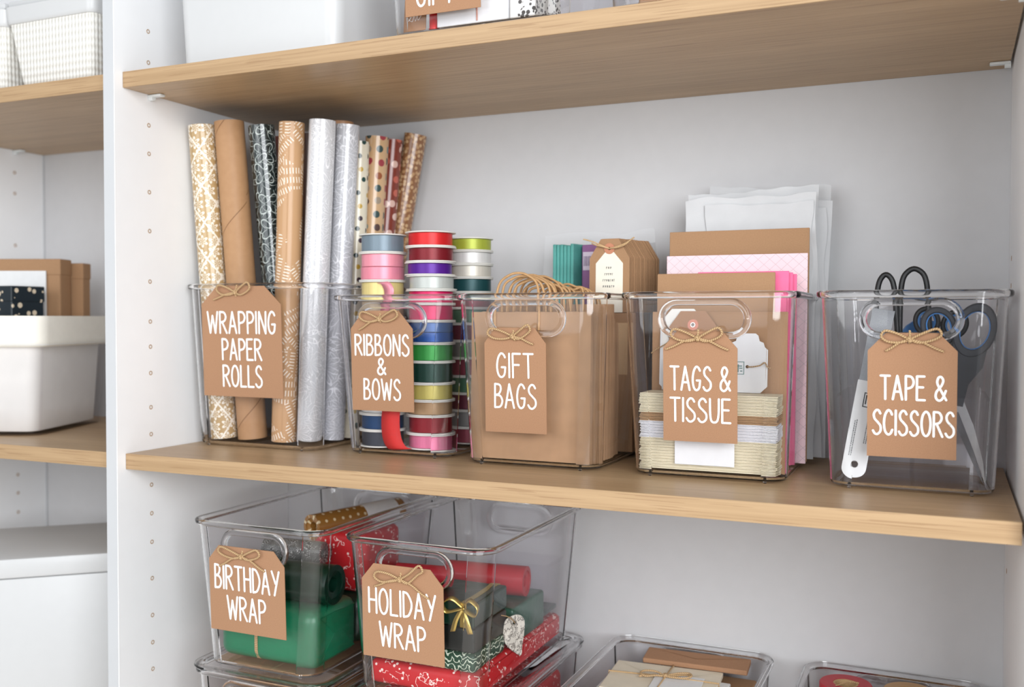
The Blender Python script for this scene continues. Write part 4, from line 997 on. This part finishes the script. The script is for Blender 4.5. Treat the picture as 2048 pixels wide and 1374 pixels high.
mk('string', tube(smoothpath([(.002, -.0008, .052), (-.006, -.003, .060), (-.016, -.003, .066), (-.028, -.002, .070)], 5), .0008, 6), TWINE, mt, 60)
# lidded bins underneath
for lab, x0, x1, mat, nm in (('folded kraft paper bundle inside the lower left lidded bin', .14, .318, KRAFT2, 'paper_bundle'), ('red wrapped bundle inside the lidded bin under the holiday bin', .418, .595, REDP, 'wrapped_bundle')):
    wrapped(nm, lab, x0, x1, .06, .37, ZL+.009, ZL+.195, mat, .012, twine=(mat is KRAFT2), flap=False, cat='bundle')

# ------------------------------------------------------------------ envelopes and tape rolls
ev = [('white envelope at the bottom of the tied bundle', .700, .885, .165, .335, CARDWHITE, 0), ('cream envelope on top of the tied bundle', .706, .874, .225, .348, plain('cream_envelope', (226, 216, 196), .6, .03), 4), ('kraft envelope behind the tied bundle', .740, .905, .352, .398, KRAFT, 3)]
bs = thing('card_riser', 'plain card box under the envelopes in the low bin', 'box', (.81, .225, ZL+.009))
mk('body', rbox(-.105, .105, -.14, .165, 0, .205, .002, 1), KRAFT2, bs); mk('seam', box(-.002, .002, -.1404, -.14, .02, .16), plain('seam_brown', (150, 112, 76), .7), bs)
ze = ZL+.215
for i, (lab, x0, x1, y0, y1, m, rz) in enumerate(ev):
    if i == 2: ze = ZL + .195
    zb_ = ze if i < 2 else ze + .0085*2
    if i == 2: zb_ = ZL+.215+.0175
    t = thing('envelope', lab, 'envelope', ((x0+x1)/2, (y0+y1)/2, zb_), (R(5 if i == 2 else 0), 0, R(rz)), group='envelopes in the low bin')
    a, b = (x1-x0)/2, (y1-y0)/2
    mk('body', rbox(-a, a, -b, b, 0, .008, .0012, 1), m, t)
    mk('flap', ([(-a+.002, b-.002, .0083), (a-.002, b-.002, .0083), (0, -b*.1, .0087)], [(0, 2, 1)]), m, t)
    ze += .0085
    if i == 1:
        mk('note_slip', rbox(-.012, .062, -.045, .02, .0088, .0102, .0004, 1), CARDWHITE, t)
        tw = merge(tube([(-a-.001, .005, .004), (-a-.001, .005, .0096), (-.02, .004, .0114), (a+.001, .008, .0096), (a+.001, .008, .004)], .0012, 6)[:2], tube([(.0, -b-.001, .004), (.0, -b-.001, .0096), (.004, 0, .0114), (.006, b+.001, .0096), (.006, b+.001, .004)], .0012, 6)[:2])
        mk('twine_band', tw, plain('twine_plain', TWINEc, .85, .2, 900), t, 60)
        bw = bow_mesh(1.05, 9, tails=((-.036, -.012), (.034, .016)), loops=((-.033, -.004), (.036, .006)))
        M = Matrix.Translation((.004, .003, .0105)) @ rotm(R(-90), 'X')
        mk('twine_bow', ([M @ Vector(p) for p in bw[0]], bw[1], bw[2]), TWINE, t, 60)
rs = thing('card_riser', 'plain card box under the tape rolls in the right low bin', 'box', (1.115, .23, ZL+.009))
mk('body', rbox(-.098, .098, -.145, .155, 0, .199, .002, 1), KRAFT2, rs); mk('seam', box(-.002, .002, -.1454, -.145, .02, .15), plain('seam_brown', (150, 112, 76), .7), rs)
for lab, x, y_, mat, em in (('red tape roll with twine in the right low bin', 1.052, .345, plain('red_tape', (186, 52, 62), .5, .05), plain('twine_plain', TWINEc, .85)), ('kraft tape roll beside the red one', 1.140, .350, plain('kraft_tape', (190, 150, 104), .5, .05), KRAFT2)):
    t = thing('tape_roll', lab, 'tape roll', (x, y_, ZL+.2085), group='tape rolls in the right low bin')
    mk('tape', lathe([(.036, 0), (.0375, .002), (.0375, .036), (.036, .038), (.018, .038), (.018, 0)], 36), mat, t, 40)
    mk('core', lathe([(.0178, .0005), (.0178, .0375), (.0150, .0375), (.0150, .0005)], 28), em, t, 40)
    if 'red' in lab:
        mk('twine_tie', tube(smoothpath([(-.012, -.020, .0392), (-.004, -.010, .0400), (.006, .002, .0400), (.018, .004, .0392)], 5), .001, 6), TWINE, t, 60)

# ------------------------------------------------------------------ upper shelf
ZT_ = ZU + T
bx_ = thing('storage_box', 'large plain white storage box on the upper shelf', 'box', (.231, .028, ZT_))
def tapered(w0, w1, d0, d1, h, r, n=6, wall=.003):
    def ring(q, off, z): 
        a = (w0+(w1-w0)*q)/2-off; b0 = -(d1-d0)/2*q + off; b1 = d0 + (d1-d0)/2*q - off
        return [(x, y_, z) for x, y_ in rrect(-a, a, b0, b1, max(r-off, .002), n)]
    lv = [ring(0, .002, 0), ring(0, 0, .002)] + [ring(k/4, 0, h*k/4) for k in range(1, 5)] + [ring(1, wall, h), ring(0, wall, wall)]
    return loft(lv)
GLOSSW = plain('white_plastic_box', (202, 203, 204), .35, .006)
mk('body', tapered(.288, .306, .25, .27, .26, .022), GLOSSW, bx_, 40)
mk('lid', rbox(-.158, .158, -.016, .266, .2605, .275, .005, 2), GLOSSW, bx_, 40)
wp = thing('white_parcel', 'white wrapped parcel tied with pink string in the upper bin', 'parcel', (.603, .058, ZT_+.0088))
mk('wrap', rbox(-.062, .044, -.035, .07, 0, .06, .003, 3), CARDWHITE, wp, 50)
mk('string', tube([(.0, -.0362, .004), (.0, -.0362, .056), (.0, -.030, .0612), (.0, .06, .0612)], .0009, 6), plain('copper_string', (196, 132, 112), .5), wp, 60)
o = thing('ribbon_roll', 'red ribbon roll beside the white parcel in the upper bin', 'ribbon', (.5325, .034, ZT_+.0088))
mk('ribbon', lathe([(.0075, 0), (.0075, .05), (.003, .05), (.003, 0)], 22), satin('ribbon_red', (206, 30, 32)), o, 40); mk('core', lathe([(.0029, .001), (.0029, .049), (.002, .049), (.002, .001)], 12), FL, o, 40)
kt = thing('gift_tag', 'kraft tag with white script leaning in the upper bin', 'tag', (.5065, .024, ZT_+.0088), (R(-4), 0, 0))
mk('card', plate(tag_outline(.017, .07, .008, .012), .0012, [circle(0, .06, .002, 12)]), KRAFT, kt)
scp = [tube(smoothpath([(-.010+x, -.0008, z) for x, z in ((0, .016), (.004, .022), (.002, .026), (-.001, .020), (.006, .015), (.009, .024), (.011, .015), (.014, .024), (.015, .016), (.020, .022))], 4), .0006, 5, flat=.4)[:2]]
mk('lettering', merge(*scp), INK, kt)
def spot_print():
    t = NT('spot_print'); v = t.coord('Object'); vo = t.vor(v, 150, 1, 'F1', '3D'); n_ = t.noise(v, 45, 1)
    m = t.math('MULTIPLY', t.math('LESS_THAN', vo.outputs['Distance'], .42), t.math('GREATER_THAN', n_, .45))
    return t.out(t.mix(m, lin(222, 220, 216), lin(58, 52, 48)), .5, .4)
pn = thing('patterned_box', 'black and white patterned box at the right of the upper bin', 'box', (.6675, .07, ZT_+.0088))
mk('body', rbox(-.0185, .018, -.045, .05, 0, .07, .002, 1), spot_print(), pn); mk('lid', rbox(-.0195, .019, -.046, .051, .0702, .08, .002, 1), CARDWHITE, pn)
wrapped('kraft_parcel', 'kraft parcel in the clear bin at the top edge', .81, .955, .075, .25, ZT_+.0088, ZT_+.10, KRAFT2, .005, flap=False)
card('white_card', 'white card leaning in the upper bin', 'card', .480, .515, .10, ZT_+.009, ZT_+.12, CARDWHITE, .003, -2)

# ------------------------------------------------------------------ left bay
def woven():
    t = NT('white_woven'); v = t.coord('Object'); s = t.n('ShaderNodeSeparateXYZ'); t.put(s.inputs[0], v)
    hx = t.math('ADD', s.outputs[0], s.outputs[1])
    row = t.math('FLOOR', t.math('DIVIDE', s.outputs[2], .012))
    a = t.math('SINE', t.math('ADD', t.math('MULTIPLY', hx, 420), t.math('MULTIPLY', row, 3.14159)))
    b = t.math('SINE', t.math('MULTIPLY', s.outputs[2], 2*3.14159/.012))
    h = t.math('ADD', t.math('ABSOLUTE', a), t.math('MULTIPLY', b, .6))
    m = t.math('LESS_THAN', h, .25)
    t.bump(h, .5, .003)
    return t.out(t.mix(m, lin(232, 231, 226), lin(218, 216, 209)), .6, .3)
WOV = woven()
def basket(label, cx, y0, wd, h):
    t = thing('woven_basket', label, 'basket', (cx, y0, ZT_), group='white woven baskets')
    mk('body', tapered(wd, wd+.036, .26, .285, h, .012), WOV, t, 40)
    mk('rim_band', xf(tapered(wd+.040, wd+.046, .289, .293, .028, .014), Matrix.Translation((0, -.0165+.0, h*.985))), GLOSSW, t, 40)
    mk('lid', move(rbox(-wd/2-.018, wd/2+.018, -.012, .274, 0, .012, .004, 2), 0, 0, h*.985+.0285), GLOSSW, t, 40)
    return t
basket('white woven basket beside the left upright panel', -.187, .034, .160, .112)
basket('white woven basket cut off at the left edge', -.390, .034, .160, .112)
# cream lined basket
fb = thing('fabric_basket', 'clear basket lined with off white fabric under a cream folded cuff', 'basket', (-.424, .062, 0), (0, 0, R(21)))
LINEN = plain('off_white_linen', (222, 220, 216), .85, .03, 25, .5, 45)
mk('liner', move(tapered(.205, .226, .242, .256, .178, .022, 8), 0, .006, .007), LINEN, fb, 50)
mk('shell', tapered(.222, .246, .258, .274, .165, .026, 8, .0025), PANE, fb, 50)
mk('cuff', move(tapered(.254, .258, .284, .286, .056, .028, 8, .004), 0, -.013, .162), plain('cream_cotton', (240, 236, 226), .85, .02, 60, .3, 300), fb, 50)
mk('cuff_seam', tube([(x, y_, 0) for x, y_ in rrect(-.1305, .1305, -.0155, .2745, .03, 8)], .0012, 6, True), LINEN, fb, 60, loc=(0, 0, .166))
mk('corner_rib', tube([(.1135, .006, .004), (.1245, -.004, .163)], .0022, 8), PANE, fb, 60)
db = thing('dotted_box', 'dark box with cream dots standing in the lined basket', 'box', (-.449, .122, .0165))
mk('body', rbox(-.045, .042, 0, .072, 0, .255, .002, 1), pat_dots('night_dot_paper', (26, 38, 46), [(222, 206, 180), (206, 188, 160)], 55, .22, .9), db)
def obj_dots():
    t = NT('night_dot_board'); v = t.coord('Object'); vo = t.vor(v, 66, .75, 'F1', '3D')
    return t.out(t.mix(t.math('LESS_THAN', vo.outputs['Distance'], .36), lin(22, 34, 42), lin(214, 198, 174)), .4, .4)
db.children[0].data.materials.clear(); db.children[0].data.materials.append(obj_dots())
mk('lid', rbox(-.0462, .0432, -.0012, .0732, .228, .2575, .0015, 1), db.children[0].data.materials[0], db)
wc = thing('white_card', 'white card standing behind the dotted box', 'card', (-.424 + (-.018)*cos(R(21)) - .1525*sin(R(21)), .062 + (-.018)*sin(R(21)) + .1525*cos(R(21)), .0165), (0, 0, R(21)))
mk('sheet', rbox(-.066, .066, 0, .003, 0, .290, .0005, 1), CARDWHITE, wc)
def in_basket(x, y_): return (-.424 + x*cos(R(21)) - y_*sin(R(21)), .062 + x*sin(R(21)) + y_*cos(R(21)), .0165)
def kbox(label, x0, x1, y0, y1, h):
    t = thing('kraft_box', label, 'box', in_basket((x0+x1)/2, y0), (0, 0, R(21)))
    a = (x1-x0)/2
    mk('body', rbox(-a, a, 0, y1-y0, 0, h, .0015, 1), KRAFT2, t)
    mk('lid', rbox(-a-.0012, a+.0012, -.0012, y1-y0+.0012, h-.03, h+.0015, .0012, 1), KRAFT2, t)
    return t
kbox('tall kraft box at the back of the lined basket', -.060, .074, .158, .200, .312)
kbox('lower kraft box behind the tall one in the lined basket', .010, .096, .2055, .236, .306)
# white lidded box below
lbx = thing('lidded_box', 'white lidded box turned at an angle on the lowest left shelf', 'box', (-.335, .172, ZL), (0, 0, R(42)))
mk('body', rbox(-.172, .172, -.135, .135, 0, .330, .006, 2), GLOSSW, lbx, 40)
mk('lid', rbox(-.178, .178, -.141, .141, .3305, .366, .006, 2), GLOSSW, lbx, 40)
